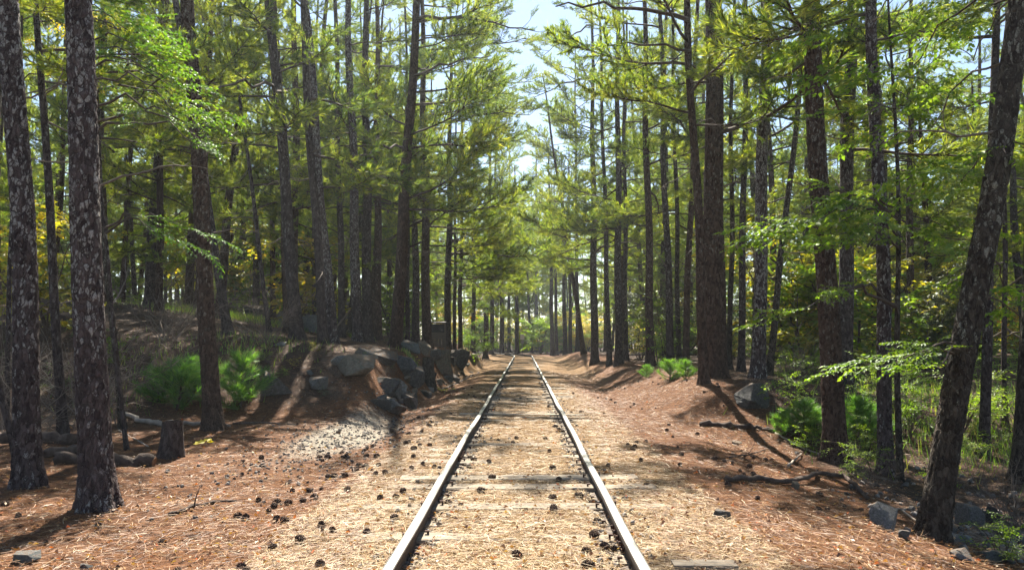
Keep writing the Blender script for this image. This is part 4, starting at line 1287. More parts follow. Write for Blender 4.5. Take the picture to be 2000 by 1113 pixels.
def understorey():
    for label, group, n, (xa, xb), (da, db), kinds, (sa, sb), tall, what in [
        ('backlit yellow-green leafy bush under the right-hand pines', 'bushes under the right-hand pines', 46, (1230, 2120), (21, 55), ['green', 'green', 'green', 'yellow'], (0.8, 1.7), False, 'backlit yellow-green bush'),
        ('tall thin leafy understorey tree in the right woods', 'understorey trees in the right woods', 50, (1260, 2120), (24, 70), ['green', 'green', 'yellow', 'dull'], (0.8, 1.6), True, 'tall leafy understorey tree'),
        ('dull olive bush in the dim left woods', 'bushes in the dim left woods', 36, (-120, 860), (30, 66), ['dull', 'dull', 'green', 'yellow'], (0.6, 1.2), False, 'dull bush'),
        ('olive shrub on the left slope', 'shrubs on the left slope', 5, (-60, 330), (14.5, 19), ['dull', 'green'], (0.5, 0.8), False, 'olive shrub on the slope'),
        ('low lit weed', 'low weeds along the gully', 14, (1560, 1990), (11.5, 16), ['green'], (0.28, 0.5), False, 'low lit weed along the gully'),
        ('leafy green bush on the low ground behind the gully', 'bushes behind the gully', 15, (1520, 2110), (14.5, 24), ['green'], (0.45, 0.9), False, 'lit green bush behind the gully'),
        ('thin leafy understorey tree in the dim left woods', 'understorey trees in the left woods', 40, (-120, 880), (34, 80), ['dull', 'green', 'yellow', 'green', 'green'], (0.7, 1.4), True, 'thin leafy understorey tree'),
        ('leafy tree in the hazy thicket beyond the bend', 'thicket beyond the bend', 30, (900, 1190), (89, 106), ['green', 'yellow', 'green'], (0.7, 1.5), True, 'hazy leafy thicket tree'),
    ]:
        k = 0; tries = 0; made = []
        while k < n and tries < 4000:
            tries += 1
            px = xa + (xb - xa) * random.random(); d = da + (db - da) * random.random()
            p = at(px, 664, d); x, y = float(p[0]), float(p[1])
            if y < 90 and abs(x - float(track_x(y))) < (4.6 if tall else 4.8): continue
            if any((x - o.location.x) ** 2 + (y - o.location.y) ** 2 < 0.6 for o in made): continue
            made.append(shrub_at(label, x, y, random.choice(kinds), random.uniform(sa, sb), group, tall, 'understorey_tree' if tall else 'shrub'))
            k += 1
        name_by_place(made, what, 0.8)
    # sunlit bush right of the thin pole pines, beside the bend
    for px, d, s, lab in ((912, 44, 1.5, 'bright yellow-green bush glowing beside the thin pole pines'), (940, 60, 1.6, 'bright bush behind the sunlit mound at the bend')):
        p = at(px, 664, d); shrub_at(lab, p[0], p[1], 'green', s)
    for px, d, s, lab in ((612, 31, 1.0, 'autumn-yellow young tree behind the straight grey bank pine'), (95, 19, 0.8, 'autumn-yellow young tree between the two lichen-spotted pines')):
        p = at(px, 664, d); shrub_at(lab, p[0], p[1], 'yellow', s, None, True, 'autumn_tree')
    # young pines
    for px, py, s, lab in ((345, 800, 1.35, 'bright green pine sapling left of the reddish leaning pine'), (470, 796, 1.35, 'bright green pine sapling right of the reddish leaning pine'),
                           (400, 780, 1.1, 'small green pine sapling behind the reddish leaning pine'), (310, 785, 1.0, 'dark green pine sapling at the foot of the left slope'),
                           (1262, 738, 0.5, 'low green pine sapling left of the slim pole trunks on the right verge'), (1308, 742, 0.68, 'green pine sapling left of the thick red-brown pine'), (1340, 740, 0.6, 'green pine sapling touching the thick red-brown pine'),
                           (1535, 848, 0.62, 'small yellow-green pine sapling beside the mossy boulder'), (1570, 850, 0.85, 'green pine sapling left of the pine with a grey flank'), (1600, 850, 0.7, 'pale green pine sapling against the pine with a grey flank'),
                           (1672, 868, 1.05, 'green pine sapling between the grey-flanked and lichen-flecked pines'), (1695, 860, 0.9, 'dark green pine sapling left of the lichen-flecked pine')):
        g = gp(px, py)
        t = thing('pine_sapling', lab, 'sapling', (g[0], g[1], g[2] - 0.01), None, random.random() * 6.28)
        a = random.choice(SAPL)
        sc3 = (s * 1.35 * random.uniform(0.9, 1.2), s * 1.35 * random.uniform(0.9, 1.2), s * random.uniform(0.85, 1.0))
        link('stem', a[0], t, None, None, sc3); f = link('foliage', a[1], t, None, None, sc3); f['kind'] = 'stuff'
    # small leafy weeds
    for px, py, s, k, lab in ((1560, 850, 0.38, 'green', 'small yellow-green weed in front of the pale sapling'), (1480, 790, 0.3, 'green', 'tiny leafy weed in front of the mossy boulder'), (1620, 1010, 0.0, 'green', ''),
                              (1770, 860, 0.7, 'green', 'leafy shrub right of the slim young hardwood'), (1870, 850, 0.9, 'green', 'leafy shrub behind the big black leaning tree'), (690, 640, 0.4, 'green', 'small bright green shrub on the bank left of the leaning pine'),
                              (1960, 1100, 0.35, 'green', 'bright green weed in the bottom right corner'), (1990, 860, 0.9, 'green', 'leafy bush in the gully at the right picture edge')):
        if s == 0: continue
        g = gp(px, py)
        shrub_at(lab, g[0], g[1], k, s)
    # leafless thickets on the left slope
    for px, d, s, lab in ((520, 18.5, 1.0, 'bare twig thicket right of the reddish leaning pine'), (330, 18.5, 1.2, 'tangled bare twigs behind the reddish leaning pine'), (180, 13.5, 1.2, 'bare twig thicket behind the thick lichen-blotched pine'),
                          (30, 11.5, 1.0, 'bare twig thicket at the left picture edge'), (1970, 9.6, 0.7, 'dry bare brush in the gully at the right edge'), (1690, 11.0, 0.35, 'root-like twigs at the foot of the lichen-flecked pine'), (1540, 19, 0.8, 'dark bare brush behind the mossy boulder')):
        p = at(px, 664, d)
        t = link('bare_bush', random.choice(TWIGS), None, (p[0], p[1], Hs(p[0], p[1]) - 0.02), (0, 0, random.random() * 6), s)
        tag(t, lab, 'bush')
    # grass tufts: uncountable
    mb = MB()
    for cx, cy, rad, n, h in ((-12.0, 31, 3.2, 2600, 0.30), (-8.5, 30, 2.0, 900, 0.25), (5.3, 7.0, 0.5, 160, 0.45), (4.6, 6.4, 0.3, 60, 0.4), (-6.4, 18.5, 1.6, 500, 0.16), (7.5, 14, 2.4, 700, 0.35), (10, 17, 3, 900, 0.4), (-3.4, 24.5, 0.5, 260, 0.16), (-8, 17, 2.0, 400, 0.2)):
        x = cx + rng.normal(0, rad * 0.5, n); y = cy + rng.normal(0, rad * 0.5, n); z = H(x, y)
        a = rng.random(n) * 6.28; hh = h * (0.4 + 0.8 * rng.random(n)); ln = hh * (0.2 + 0.5 * rng.random(n))
        w = 0.006 + 0.00025 * y
        P = np.stack([x, y, z - 0.01], -1); s_ = np.stack([-np.sin(a), np.cos(a), 0 * a], -1) * w[:, None]
        tip = P + np.stack([np.cos(a) * ln, np.sin(a) * ln, hh], -1)
        mb.add(np.stack([P - s_, P + s_, tip], 1).reshape(-1, 3), np.arange(n * 3).reshape(-1, 3))
    tag(link('grass', mb.mesh('grass', [MAT['grass']])), 'thin yellowish grass patches under the trees', 'grass', kind='stuff')


understorey()


def bank_brush():
    made = []
    for k in range(14):
        px = random.uniform(470, 800); py = random.uniform(680, 790)
        g = gp(px, py)
        if g[0] > -3.0: continue
        made.append(tag(link('brush', random.choice(TWIGS), None, (g[0], g[1], g[2] - 0.02), (random.gauss(0, 0.3), random.gauss(0, 0.3), random.random() * 6), random.uniform(0.14, 0.28)), 'low dead brush', 'brush', 'dead brush on the bank'))
    name_by_place(made, 'low dead brush on the bank', 0.1)
    made = []
    for k in range(10):
        px = random.uniform(480, 790); py = random.uniform(670, 790)
        g = gp(px, py)
        if g[0] > -3.2: continue
        made.append(shrub_at('small weed', g[0], g[1], random.choice(['dull', 'green', 'yellow']), random.uniform(0.12, 0.24), 'small weeds on the bank', False, 'weed'))
    name_by_place(made, 'small leafy weed on the bank', 0.1)


bank_brush()


def far_forest():
    """far-off wood behind everything: one mass of foliage clumps, hundreds of trees deep"""
    n = 2400
    th = R(-62) + R(124) * rng.random(n)
    d = 112 + 22 * rng.random(n)
    x = d * np.sin(th); y = d * np.cos(th)
    top = 17 + 9 * vnoise(x * 0.18, y * 0.18, 4)
    z = 0.5 + top * rng.random(n) ** 0.9
    mb = MB()
    D = rng.normal(size=(n, 3)); D[:, 2] *= 0.4
    tufts(mb, np.stack([x, y, z], -1), D, 16, 1.5, 0.34, (0.2, 1.6), 0.2, 0, 0.6)
    tag(link('distant_forest', mb.mesh('distant_forest', [MAT['leaf_green']])), 'far-off forest closing the view behind all the trees', 'forest', kind='stuff')


far_forest()

# ------------------------------------------------------------------ rocks
ROCKS = {}


def rock_mesh(seed, mat, angular=0.6, flat=1.0):
    if (seed, mat) in ROCKS: return ROCKS[seed, mat]
    r = np.random.default_rng(seed)
    bm = bmesh.new()
    pts = np.clip(unit(r.normal(size=(13, 3))) * (0.8 + 0.4 * r.random((13, 1))), -0.72, 0.72)
    pts[:, 2] *= flat
    for p in pts: bm.verts.new(p)
    res = bmesh.ops.convex_hull(bm, input=bm.verts)
    for v in [v for v in bm.verts if not v.link_faces]: bm.verts.remove(v)
    bmesh.ops.bevel(bm, geom=list(bm.edges), offset=0.035, segments=1, affect='EDGES', clamp_overlap=True)
    bmesh.ops.triangulate(bm, faces=bm.faces)
    bmesh.ops.subdivide_edges(bm, edges=bm.edges, cuts=2, use_grid_fill=True)
    C = np.array([v.co for v in bm.verts])
    k = fbm(C[:, 0] * 2 + C[:, 2] * 1.7 + seed, C[:, 1] * 2 - C[:, 2] * 1.1, 4, seed)
    k2 = fbm(C[:, 0] * 7 + C[:, 2] * 5 + seed, C[:, 1] * 7 - C[:, 2] * 6, 3, seed + 3)
    C = C * (1 + 0.24 * k + 0.10 * k2)[:, None]
    for v, c in zip(bm.verts, C): v.co = c
    me = bpy.data.meshes.new('rock'); bm.to_mesh(me); bm.free()
    lo = np.array([v.co for v in me.vertices]).min(0); hi = np.array([v.co for v in me.vertices]).max(0)
    me.transform(Matrix.Diagonal((2 / (hi[0] - lo[0]), 2 / (hi[1] - lo[1]), 2 / (hi[2] - lo[2]), 1)) @ Matrix.Translation(-(Vector(lo) + Vector(hi)) / 2))
    me.materials.append(MAT[mat])
    ROCKS[seed, mat] = me
    return me


def rock(label, px, py, w, h, mat, seed, rz=0.0, tilt=0.0, deep=0.8, name='boulder', depth=None, group=None, lift=0.0):
    """px, py: middle of the foot; w, h: size in photo pixels"""
    if depth is None:
        g = gp(px, py)
    else:
        g = at(px, py, depth)
    d = g[1]
    sx = w / FPX * d / 2; sz = h / FPX * d / 2
    o = link(name, rock_mesh(seed, mat), None, (g[0], g[1] + sx * deep * 0.5, g[2] + sz * 0.82 + lift), (0, tilt, rz), (sx, sx * deep, sz * 1.15))
    return tag(o, label, 'rock', group)


rock('large split boulder with tan face and blue-grey top on the left bank', 690, 735, 78, 44, 'rock_tan', 4, 0.2, 0.05)
rock('flat pale rock lying behind the large split boulder', 714, 698, 44, 20, 'rock_blue', 5, 0.1)
rock('flat blue-grey slab against the left end of the large split boulder', 664, 716, 38, 22, 'rock_blue', 6)
rock('dark wedge-shaped boulder below the right pine sapling', 537, 772, 58, 44, 'rock_dark', 7, 0.4, 0.2)
rock('small grey angular rock on the slope left of the large split boulder', 620, 760, 38, 25, 'rock', 8, 0.3)
rock('little pale stone above the small angular rock', 605, 732, 16, 10, 'rock_blue', 9)
rock('small stone half buried left of the dark wedge boulder', 500, 730, 22, 12, 'rock', 10)
rock('flat stone at the foot of the grey pine on the bank', 545, 676, 24, 10, 'rock_blue', 12)
rock('teal mossy boulder behind the bank trees', 546, 630, 42, 28, 'rock_blue', 11, 0.2)
rock('dark round boulder left of the teal one', 498, 624, 52, 30, 'rock_dark', 13)
rock('grey-green boulder between the straight grey pine and the close pair', 604, 648, 44, 34, 'rock_blue', 14)
rock('long dark bluish ledge left of the leaning pine', 745, 708, 62, 26, 'rock_dark', 15, 0.1, 0.2)
rock('dark ledge rock below the leaning pine roots', 785, 726, 56, 32, 'rock_dark', 16, 0.2, 0.3)
rock('grey slab sloping right on top of the outcrop', 800, 686, 46, 20, 'rock_blue', 17, 0.2, 0.25)
rock('round boulder in the small cairn beside the shelter', 805, 664, 30, 22, 'rock', 18)
rock('upright blue-grey stone at the back of the cairn', 808, 648, 24, 30, 'rock_blue', 19)
rock('brown rounded rock right of the sloping slab', 829, 694, 26, 30, 'rock_tan', 20)
rock('black rounded boulder at the foot of the outcrop', 806, 757, 44, 42, 'rock_dark', 21, 0.3)
rock('broken rock at the outcrop foot, left of the black rounded one', 757, 770, 50, 34, 'rock', 22, 0.5)
rock('tall weathered rock face right of the grooved stump', 862, 728, 38, 46, 'rock_tan', 23, 0.2, -0.1)
rock('rounded shoulder of rock above the weathered face', 846, 702, 30, 22, 'rock_dark', 24)
rock('dark wedge of rock at the end of the outcrop', 892, 714, 44, 36, 'rock_dark', 25, 0.2, 0.35)
rock('small dark rock last in the outcrop row', 921, 709, 24, 20, 'rock_dark', 26, 0.1, 0.3)
rock('white chip of stone in front of the dark wedge', 912, 716, 12, 7, 'rock_blue', 27)
rock('pale flat stone lying in the ditch below the grooved stump', 856, 748, 22, 9, 'rock_tan', 28)
rock('mossy dark boulder right of the thick red-brown pine', 1476, 796, 66, 48, 'rock_dark', 30, 0.3)
rock('grey slab at the gully edge left of the black leaning tree', 1738, 1034, 60, 46, 'rock', 31, 0.4, 0.35)
rock('small blue-grey stone below the grey slab', 1766, 1050, 24, 16, 'rock_blue', 32)
rock('pointed grey rock in the gully', 1900, 1030, 44, 44, 'rock', 33, 0.2, 0.1)
rock('pale tilted rock right of the black leaning tree', 1848, 1016, 34, 24, 'rock_tan', 34, 0.3, -0.4)
rock('flat blue-grey stone in the gully bed', 1880, 1062, 42, 20, 'rock_blue', 35)
rock('blue-grey gully stone nearest the bottom edge', 1945, 1098, 56, 26, 'rock_blue', 36)
rock('dark stone leaning on the pointed gully rock', 1938, 1022, 30, 32, 'rock_dark', 37, 0, 0.3)
rock('small gully stone against the black tree foot', 1838, 1050, 26, 14, 'rock_blue', 38)
rock('wide flat gully stone left of the bottom corner', 1885, 1096, 50, 20, 'rock', 39)
rock('gully stone at the right picture edge', 1985, 1058, 40, 24, 'rock', 40)
rock('pale blue stone lying alone on the needles right of the track', 1411, 1012, 34, 16, 'rock_blue', 41, 0.2, 0, 0.7, 'stone')
rock('blue-grey stone in the bottom left corner', 45, 1098, 54, 18, 'rock_blue', 42, 0.2, 0, 0.7, 'stone')
rock('small blue stone on the bottom edge at left', 165, 1111, 22, 11, 'rock_blue', 43, 0, 0, 0.7, 'stone')
rock('white flat stone on the right verge', 1441, 870, 20, 9, 'rock_tan', 44, 0, 0, 0.7, 'stone')
rock('tan stone beside the crooked fallen branch', 1555, 955, 20, 16, 'rock_tan', 45, 0.5, 0.3, 0.7, 'stone')


def stones():
    bank = []
    for k in range(34):
        px = random.uniform(1780, 1995); py = random.uniform(990, 1110)
        if px < 1840 and py < 1040: continue
        g = gp(px, py)
        if g[0] < 4.4: continue
        s = random.uniform(0.03, 0.09)
        tag(link('stone', rock_mesh(100 + k % 6, random.choice(['rock', 'rock_blue', 'rock_dark'])), None, (g[0], g[1], g[2] + s * 0.25), (0, random.gauss(0, 0.3), random.random() * 6), (s * 1.4, s, s * 0.6)), 'loose grey stone among the many in the gully bed', 'rock', 'loose stones in the gully')
    for k in range(26):
        px = random.uniform(760, 930); py = 790 - (px - 760) * 0.38 + random.uniform(-14, 6)
        g = gp(px, py); s = random.uniform(0.04, 0.11)
        tag(link('stone', rock_mesh(100 + k % 6, random.choice(['rock', 'rock_tan', 'rock_blue'])), None, (g[0], g[1], g[2] + s * 0.25), (0, random.gauss(0, 0.3), random.random() * 6), (s * 1.3, s, s * 0.6)), 'loose rubble stone at the foot of the left outcrop', 'rock', 'rubble below the outcrop')


    for k in range(22):
        y = 16.5 + 22 * random.random() ** 1.3; x = -2.75 - 0.55 * random.random(); s = random.uniform(0.10, 0.26)
        o = link('boulder', rock_mesh(60 + k % 9, random.choice(['rock_dark', 'rock_dark', 'rock', 'rock_tan'])), None, (x, y, Hs(x, y) + s * 0.1), (random.gauss(0, 0.3), random.gauss(0.2, 0.3), random.random() * 6), (s * 1.4, s * 1.1, s * 0.8))
        bank.append(tag(o, 'dark rock set in the edge of the left bank', 'rock', 'rocks set in the left bank edge'))
    bank.sort(key=lambda o: o.location.y)
    for k, o in enumerate(bank):
        o['label'] = 'rock set in the left bank edge, %s from the camera' % (ORD[k] if k < len(bank) - 1 else 'farthest')


stones()

# ------------------------------------------------------------------ wood on the ground
def log_obj(label, pts_px, r0, r1, mat='log', n=10, name='fallen_branch', cat='branch', cut=False, subs=0, depths=None, lift=0.3):
    P = []
    for k, q in enumerate(pts_px):
        g = gp(q[0], q[1]) if len(q) == 2 else at(*q)
        g = np.array(g); g[2] += r0 * lift
        P.append(g)
    P = np.array(P)
    tt = np.linspace(0, len(P) - 1, max(10, 5 * len(P)))
    Q = np.stack([np.interp(tt, np.arange(len(P)), P[:, k]) for k in range(3)], -1)
    m = len(Q)
    Q[1:-1] += rng.normal(0, r0 * 0.22, (m - 2, 3))
    rad = np.linspace(r0, r1, m) * (1 + rng.normal(0, 0.07, m))
    o = thing(name, label, cat, P[0])
    mb = MB(); V, F = tube(Q - P[0], rad, n)
    V = V * (1 + 0.0); V += rng.normal(0, r0 * 0.07, V.shape)
    mb.add(V, F, 0, True)
    link('bark' if cut else 'stick', mb.mesh('bark', [MAT[mat]]), o)
    if cut:
        d = unit(Q[0] - Q[1])
        mb = MB(); V, F = tube([Q[0] - P[0] - d * 0.01, Q[0] - P[0] + d * 0.008], [rad[0] * 0.95, rad[0] * 0.92], 16)
        mb.add(V, F); link('cut_face', mb.mesh('cut_face', [MAT['cut_wood']]), o)
    for k in range(subs):
        i = rng.integers(2, m - 1)
        c = curve(Q[i] - P[0], unit(Q[i] - Q[i - 1]) + rng.normal(0, 0.6, 3) + np.array([0, 0, 0.25]), np.linalg.norm(Q[-1] - Q[0]) * (0.12 + 0.15 * rng.random()), 5, 0.2)
        V, F = tube(c, np.linspace(rad[i] * 0.5, rad[i] * 0.15, 6), 5); mb = MB(); mb.add(V, F, 0, True)
        link('twig', mb.mesh('twig', [MAT[mat]]), o)
    return o


log_obj('sawn log lying behind the thick lichen-blotched pine, pale cut end towards the track', [(300, 912), (215, 908), (110, 905)], 0.085, 0.08, cut=True, n=14, name='fallen_log', cat='log', lift=0.7)
log_obj('grey log lying behind the sawn log', [(185, 888), (110, 890), (60, 897)], 0.07, 0.06, n=12, name='fallen_log', cat='log', lift=0.7)
log_obj('dark rotten log at the left picture edge', [(140, 868), (50, 862), (-40, 862)], 0.10, 0.09, n=12, name='fallen_log', cat='log', lift=0.7)
log_obj('pale fallen pole left of the stump', [(315, 832), (270, 824), (235, 806)], 0.05, 0.03, 'pale_wood', lift=0.8)
log_obj('pale fallen pole right of the stump', [(326, 828), (390, 831), (450, 835)], 0.04, 0.02, 'pale_wood', subs=1, lift=0.8)
log_obj('thin dark stick lying on needles in front of the thick lichen-blotched pine', [(330, 1006), (375, 990), (420, 980), (462, 978)], 0.017, 0.008, 'log', subs=2)
log_obj('thin stick leaning past the stump', [(232, 840), (290, 872)], 0.012, 0.008, 'pale_wood')
log_obj('dark stick on the needles right of the yellow leaves', [(455, 828), (520, 826), (580, 830)], 0.025, 0.012, 'log', subs=1)
log_obj('dark rotten branch on the right verge', [(1368, 830), (1420, 832), (1470, 836), (1515, 842)], 0.055, 0.03, 'log', subs=2)
log_obj('crooked dark fallen branch arching over the right slope', [(1418, 940), (1480, 940), (1545, 947), (1600, 928), (1650, 934), (1695, 978)], 0.032, 0.024, 'log', subs=1, lift=1.2)
log_obj('long grey stick running down the right slope', [(1515, 846), (1560, 872), (1620, 895), (1680, 912)], 0.022, 0.012, 'pale_wood', subs=2)
log_obj('thin stick above the crooked fallen branch', [(1425, 893), (1465, 887), (1495, 878)], 0.014, 0.007, 'log', subs=1)
log_obj('short pale broken stick on the right slope', [(1540, 912), (1565, 888)], 0.022, 0.012, 'pale_wood', lift=1.0)
log_obj('dark log across the foot of the lichen-flecked pine', [(1655, 930), (1700, 932), (1750, 944)], 0.04, 0.03, 'log')
log_obj('thin pale branch arching against the black leaning tree', [(1712, 996), (1760, 1000), (1800, 1030), (1836, 1058)], 0.014, 0.009, 'pale_wood', subs=1, lift=2.2)
log_obj('dead pole leaning on the close pair of pines', [(645, 655), (683, 606, 19.5)], 0.03, 0.018, 'pale_wood')
log_obj('long dark pole lying along the ditch edge at the track side', [(935, 728), (900, 745), (862, 762)], 0.05, 0.03, 'log')


def stump(label, px, py, r, h, mat='bark_grey', name='tree_stump'):
    g = gp(px, py)
    t = thing(name, label, 'stump', (g[0], g[1] + r, g[2]))
    buf, ctr = trunk_buf(r, h, 0.02, 5, False, 0, 0.3, 0.93)
    V = np.concatenate(buf.V); F = np.concatenate(buf.F)
    rim = V[:, 2] > h - 0.03
    V[rim, 2] += 0.05 * fbm(V[rim, 0] * 22, V[rim, 1] * 22, 3, 4) + 0.01
    mb = MB(); mb.add(V, F, 0, True)
    link('bark', mb.mesh('bark', [MAT[mat]]), t)
    mb = MB(); V, F = tube([(0.02 * h, 0, h - 0.05), (0.02 * h, 0, h - 0.012)], [r * 0.9, r * 0.9], 18); mb.add(V, F)
    link('cut_face', mb.mesh('cut_face', [MAT['cut_wood']]), t)


stump('short sawn tree stump left of the yellow leaves', 326, 896, 0.135, 0.47)
stump('grooved dark stump standing in the rock outcrop', 834, 752, 0.20, 0.85, 'bark_dark')


def plank():
    g = gp(1375, 1108)
    mb = MB(); V = []
    box(mb, (0, 0, 0), (0.40, 0.13, 0.05))
    V = mb.V[0]; V += rng.normal(0, 0.004, V.shape)
    tag(link('wood_plank', mb.mesh('wood_plank', [MAT['sleeper']]), None, (g[0], g[1], g[2] + 0.005), (0, 0, 0.03)), 'worn wooden plank end at the bottom edge right of the track', 'plank')


plank()

# ------------------------------------------------------------------ fallen yellow leaves
def leaf_patch(label, px, py, n, spread, name='yellow_leaf'):
    g = gp(px, py)
    mb = MB()
    P = np.stack([g[0] + rng.normal(0, spread, n), g[1] + rng.normal(0, spread * 0.6, n), np.zeros(n)], -1)
    P[:, 2] = H(P[:, 0], P[:, 1]) + 0.03 + 0.03 * rng.random(n)
    D = np.stack([rng.normal(size=n), rng.normal(size=n), 0.2 * rng.normal(size=n)], -1)
    leaves(mb, P, D, np.tile([0, -0.3, 1.0], (n, 1)), 0.11, wide=0.36)
    tag(link(name, mb.mesh(name, [MAT['yellow_leaf']])), label, 'leaves', kind='stuff')


leaf_patch('bright yellow leaves lying right of the stump', 398, 869, 9, 0.05, 'yellow_leaves')
leaf_patch('yellow leaves fallen in the ditch below the outcrop', 850, 757, 40, 0.22, 'yellow_leaves')

# ------------------------------------------------------------------ pine cones
def cone_mesh(seed):
    r = np.random.default_rng(seed)
    mb = MB()
    V, F = tube([(0, 0, -0.040), (0, 0, -0.02), (0, 0, 0.0), (0, 0, 0.03), (0, 0, 0.048)], [0.008, 0.017, 0.018, 0.010, 0.002], 6); mb.add(V, F)
    n = 52
    for k in range(n):
        t = k / n
        z = -0.038 + 0.082 * t
        a = k * 2.39996
        rr = 0.034 * math.sin(math.pi * (0.16 + 0.80 * t)) ** 0.7 + 0.002
        up = 0.2 + 0.9 * t
        d = np.array([math.cos(a), math.sin(a), 0]); e = np.array([-math.sin(a), math.cos(a), 0])
        root = np.array([0, 0, z - 0.006]) + d * 0.008
        tip = np.array([0, 0, z + rr * 0.35 * up]) + d * rr * (0.9 + 0.2 * r.random())
        w = 0.011 * (1 - 0.45 * t)
        top = tip + np.array([0, 0, 0.006]) - d * 0.004
        V = np.array([root, tip - e * w, tip + e * w, top - e * w * 0.7, top + e * w * 0.7])
        mb.add(V, [[0, 1, 2], [1, 3, 4], [1, 4, 2], [0, 4, 3], [0, 3, 1], [0, 2, 4]])
    return mb.mesh('pine_cone', [MAT['cone']])


CONES = [cone_mesh(k) for k in range(3)]
CONE_PX = [(564, 985), (571, 962), (604, 963), (614, 975), (592, 980), (678, 959), (752, 925), (673, 931), (652, 933), (628, 1030), (586, 1059), (533, 1073), (649, 1040), (742, 976), (774, 973), (787, 962), (809, 878),
           (807, 894), (769, 1014), (962, 935), (940, 961), (1073, 883), (1079, 917), (1092, 940), (1081, 999), (1145, 1081), (918, 915), (955, 905), (926, 900), (1252, 901), (1331, 889), (1328, 910), (1240, 875),
           (715, 893), (735, 893), (640, 895), (625, 895), (695, 920), (540, 985), (505, 980), (480, 1015), (540, 1018), (555, 1020), (625, 1108), (1180, 985), (1235, 880), (1395, 898), (1415, 902), (1430, 905), (1465, 912), (1470, 895), (1495, 900),
           (1080, 975), (1130, 972), (1080, 995), (855, 990), (1160, 1050), (1150, 1110), (1010, 1090)]


def pine_cones():
    zone = {'l': ('dark pine cone lying on the needles between left rail and left trees', 'pine cones left of the track'),
            'm': ('dark pine cone lying between the two rails', 'pine cones between the rails'),
            'r': ('dark pine cone lying on the slope right of the right rail', 'pine cones right of the track')}
    pts = [(*gp(*p)[:2], random.uniform(0.7, 1.0)) for p in CONE_PX]
    def drift(n, f, r):
        k = 0
        while k < n:
            x, y = f()
            for _ in range(random.choice([1, 1, 1, 2, 3, 4])):
                pts.append((x + random.gauss(0, r), y + random.gauss(0, r * 1.6), random.uniform(0.45, 0.95))); k += 1
    drift(64, lambda: (random.uniform(-5.0, -1.1), 4.4 + 11 * random.random() ** 1.1), 0.22)
    drift(40, lambda: (random.choice([-1, 1]) * (0.68 - abs(random.gauss(0.05, 0.05))), 4.2 + 22 * random.random() ** 1.4), 0.03)
    drift(14, lambda: (random.uniform(-0.45, 0.45), 4.5 + 20 * random.random()), 0.1)
    drift(30, lambda: (-random.uniform(0.95, 2.2), 8 + 20 * random.random()), 0.18)
    drift(62, lambda: (random.uniform(1.1, 4.0), 6 + 18 * random.random()), 0.22)
    for x, y, s in pts:
        x, y = float(x), float(y)
        if abs(abs(x) - GAUGE2) < 0.06: x -= math.copysign(0.1, x)
        lab, grp = zone['m' if abs(x) < GAUGE2 else ('l' if x < 0 else 'r')]
        o = link('pine_cone', random.choice(CONES), None, (x, y, Hs(x, y) + 0.024 * s), (R(90) + random.gauss(0, 0.35), random.random() * 6, random.random() * 6), s)
        tag(o, lab, 'pine cone', grp)


pine_cones()

# ------------------------------------------------------------------ things people left
def shelter():
    p = at(852, 664, 35.5); x, y = float(p[0]), float(p[1]); z = Hs(x, y)
    s = 35.5 / FPX
    t = thing('wooden_shelter', 'small weathered wooden shelter with dark upper panel between pine trunks on bank', 'shelter', (x, y, z), None, 0.08)
    W = 34 * s; Ht = 46 * s
    for sx in (-1, 1):
        mb = MB(); box(mb, (sx * W / 2, 0, Ht / 2 - 0.1), (0.07, 0.07, Ht + 0.2)); link('post', mb.mesh('post', [MAT['shed_wood']]), t)
        mb = MB(); box(mb, (sx * W / 2, 0.55, Ht / 2 - 0.1), (0.07, 0.07, Ht + 0.2)); link('post', mb.mesh('post', [MAT['shed_wood']]), t)
    mb = MB(); box(mb, (0, 0.02, Ht * 0.80), (W - 0.074, 0.03, Ht * 0.36)); link('upper_panel', mb.mesh('upper_panel', [MAT['dark_wood']]), t)
    for k in range(2):
        mb = MB(); box(mb, (0, 0.0, Ht * (0.545 - 0.145 * k)), (W - 0.074, 0.03, Ht * 0.135)); link('plank', mb.mesh('plank', [MAT['shed_wood']]), t)
    for k in range(5):
        mb = MB(); box(mb, (-W / 2 + (k + 0.5) * W / 5, 0.57, Ht * 0.45), (W / 5 - 0.008, 0.025, Ht * 0.95)); link('back_board', mb.mesh('back_board', [MAT['shed_wood']]), t)
    mb = MB(); box(mb, (0, 0.28, Ht + 0.03), (W + 0.16, 0.8, 0.05)); link('roof', mb.mesh('roof', [MAT['dark_wood']]), t, None, (0.06, 0, 0))


shelter()


def white_sign():
    p = at(1020, 664, 84.0); x, y = float(p[0]), float(p[1]); z = Hs(x, y); s = 84.0 / FPX
    t = thing('track_sign', 'small white sign on a post beside the rails at the bend', 'sign', (x, y, z))
    top = 1.44 + 12 * s - z
    mb = MB(); box(mb, (0, 0.04, top / 2 - 0.1), (0.09, 0.07, top + 0.1)); link('post', mb.mesh('post', [MAT['grey_paint']]), t)
    mb = MB(); box(mb, (0, 0, top - 0.30), (8 * s, 0.03, 11 * s)); link('upper_board', mb.mesh('upper_board', [MAT['white_paint']]), t)
    mb = MB(); box(mb, (0, 0, top - 0.30 - 10 * s), (7 * s, 0.03, 6 * s)); link('lower_board', mb.mesh('lower_board', [MAT['grey_paint']]), t)


white_sign()


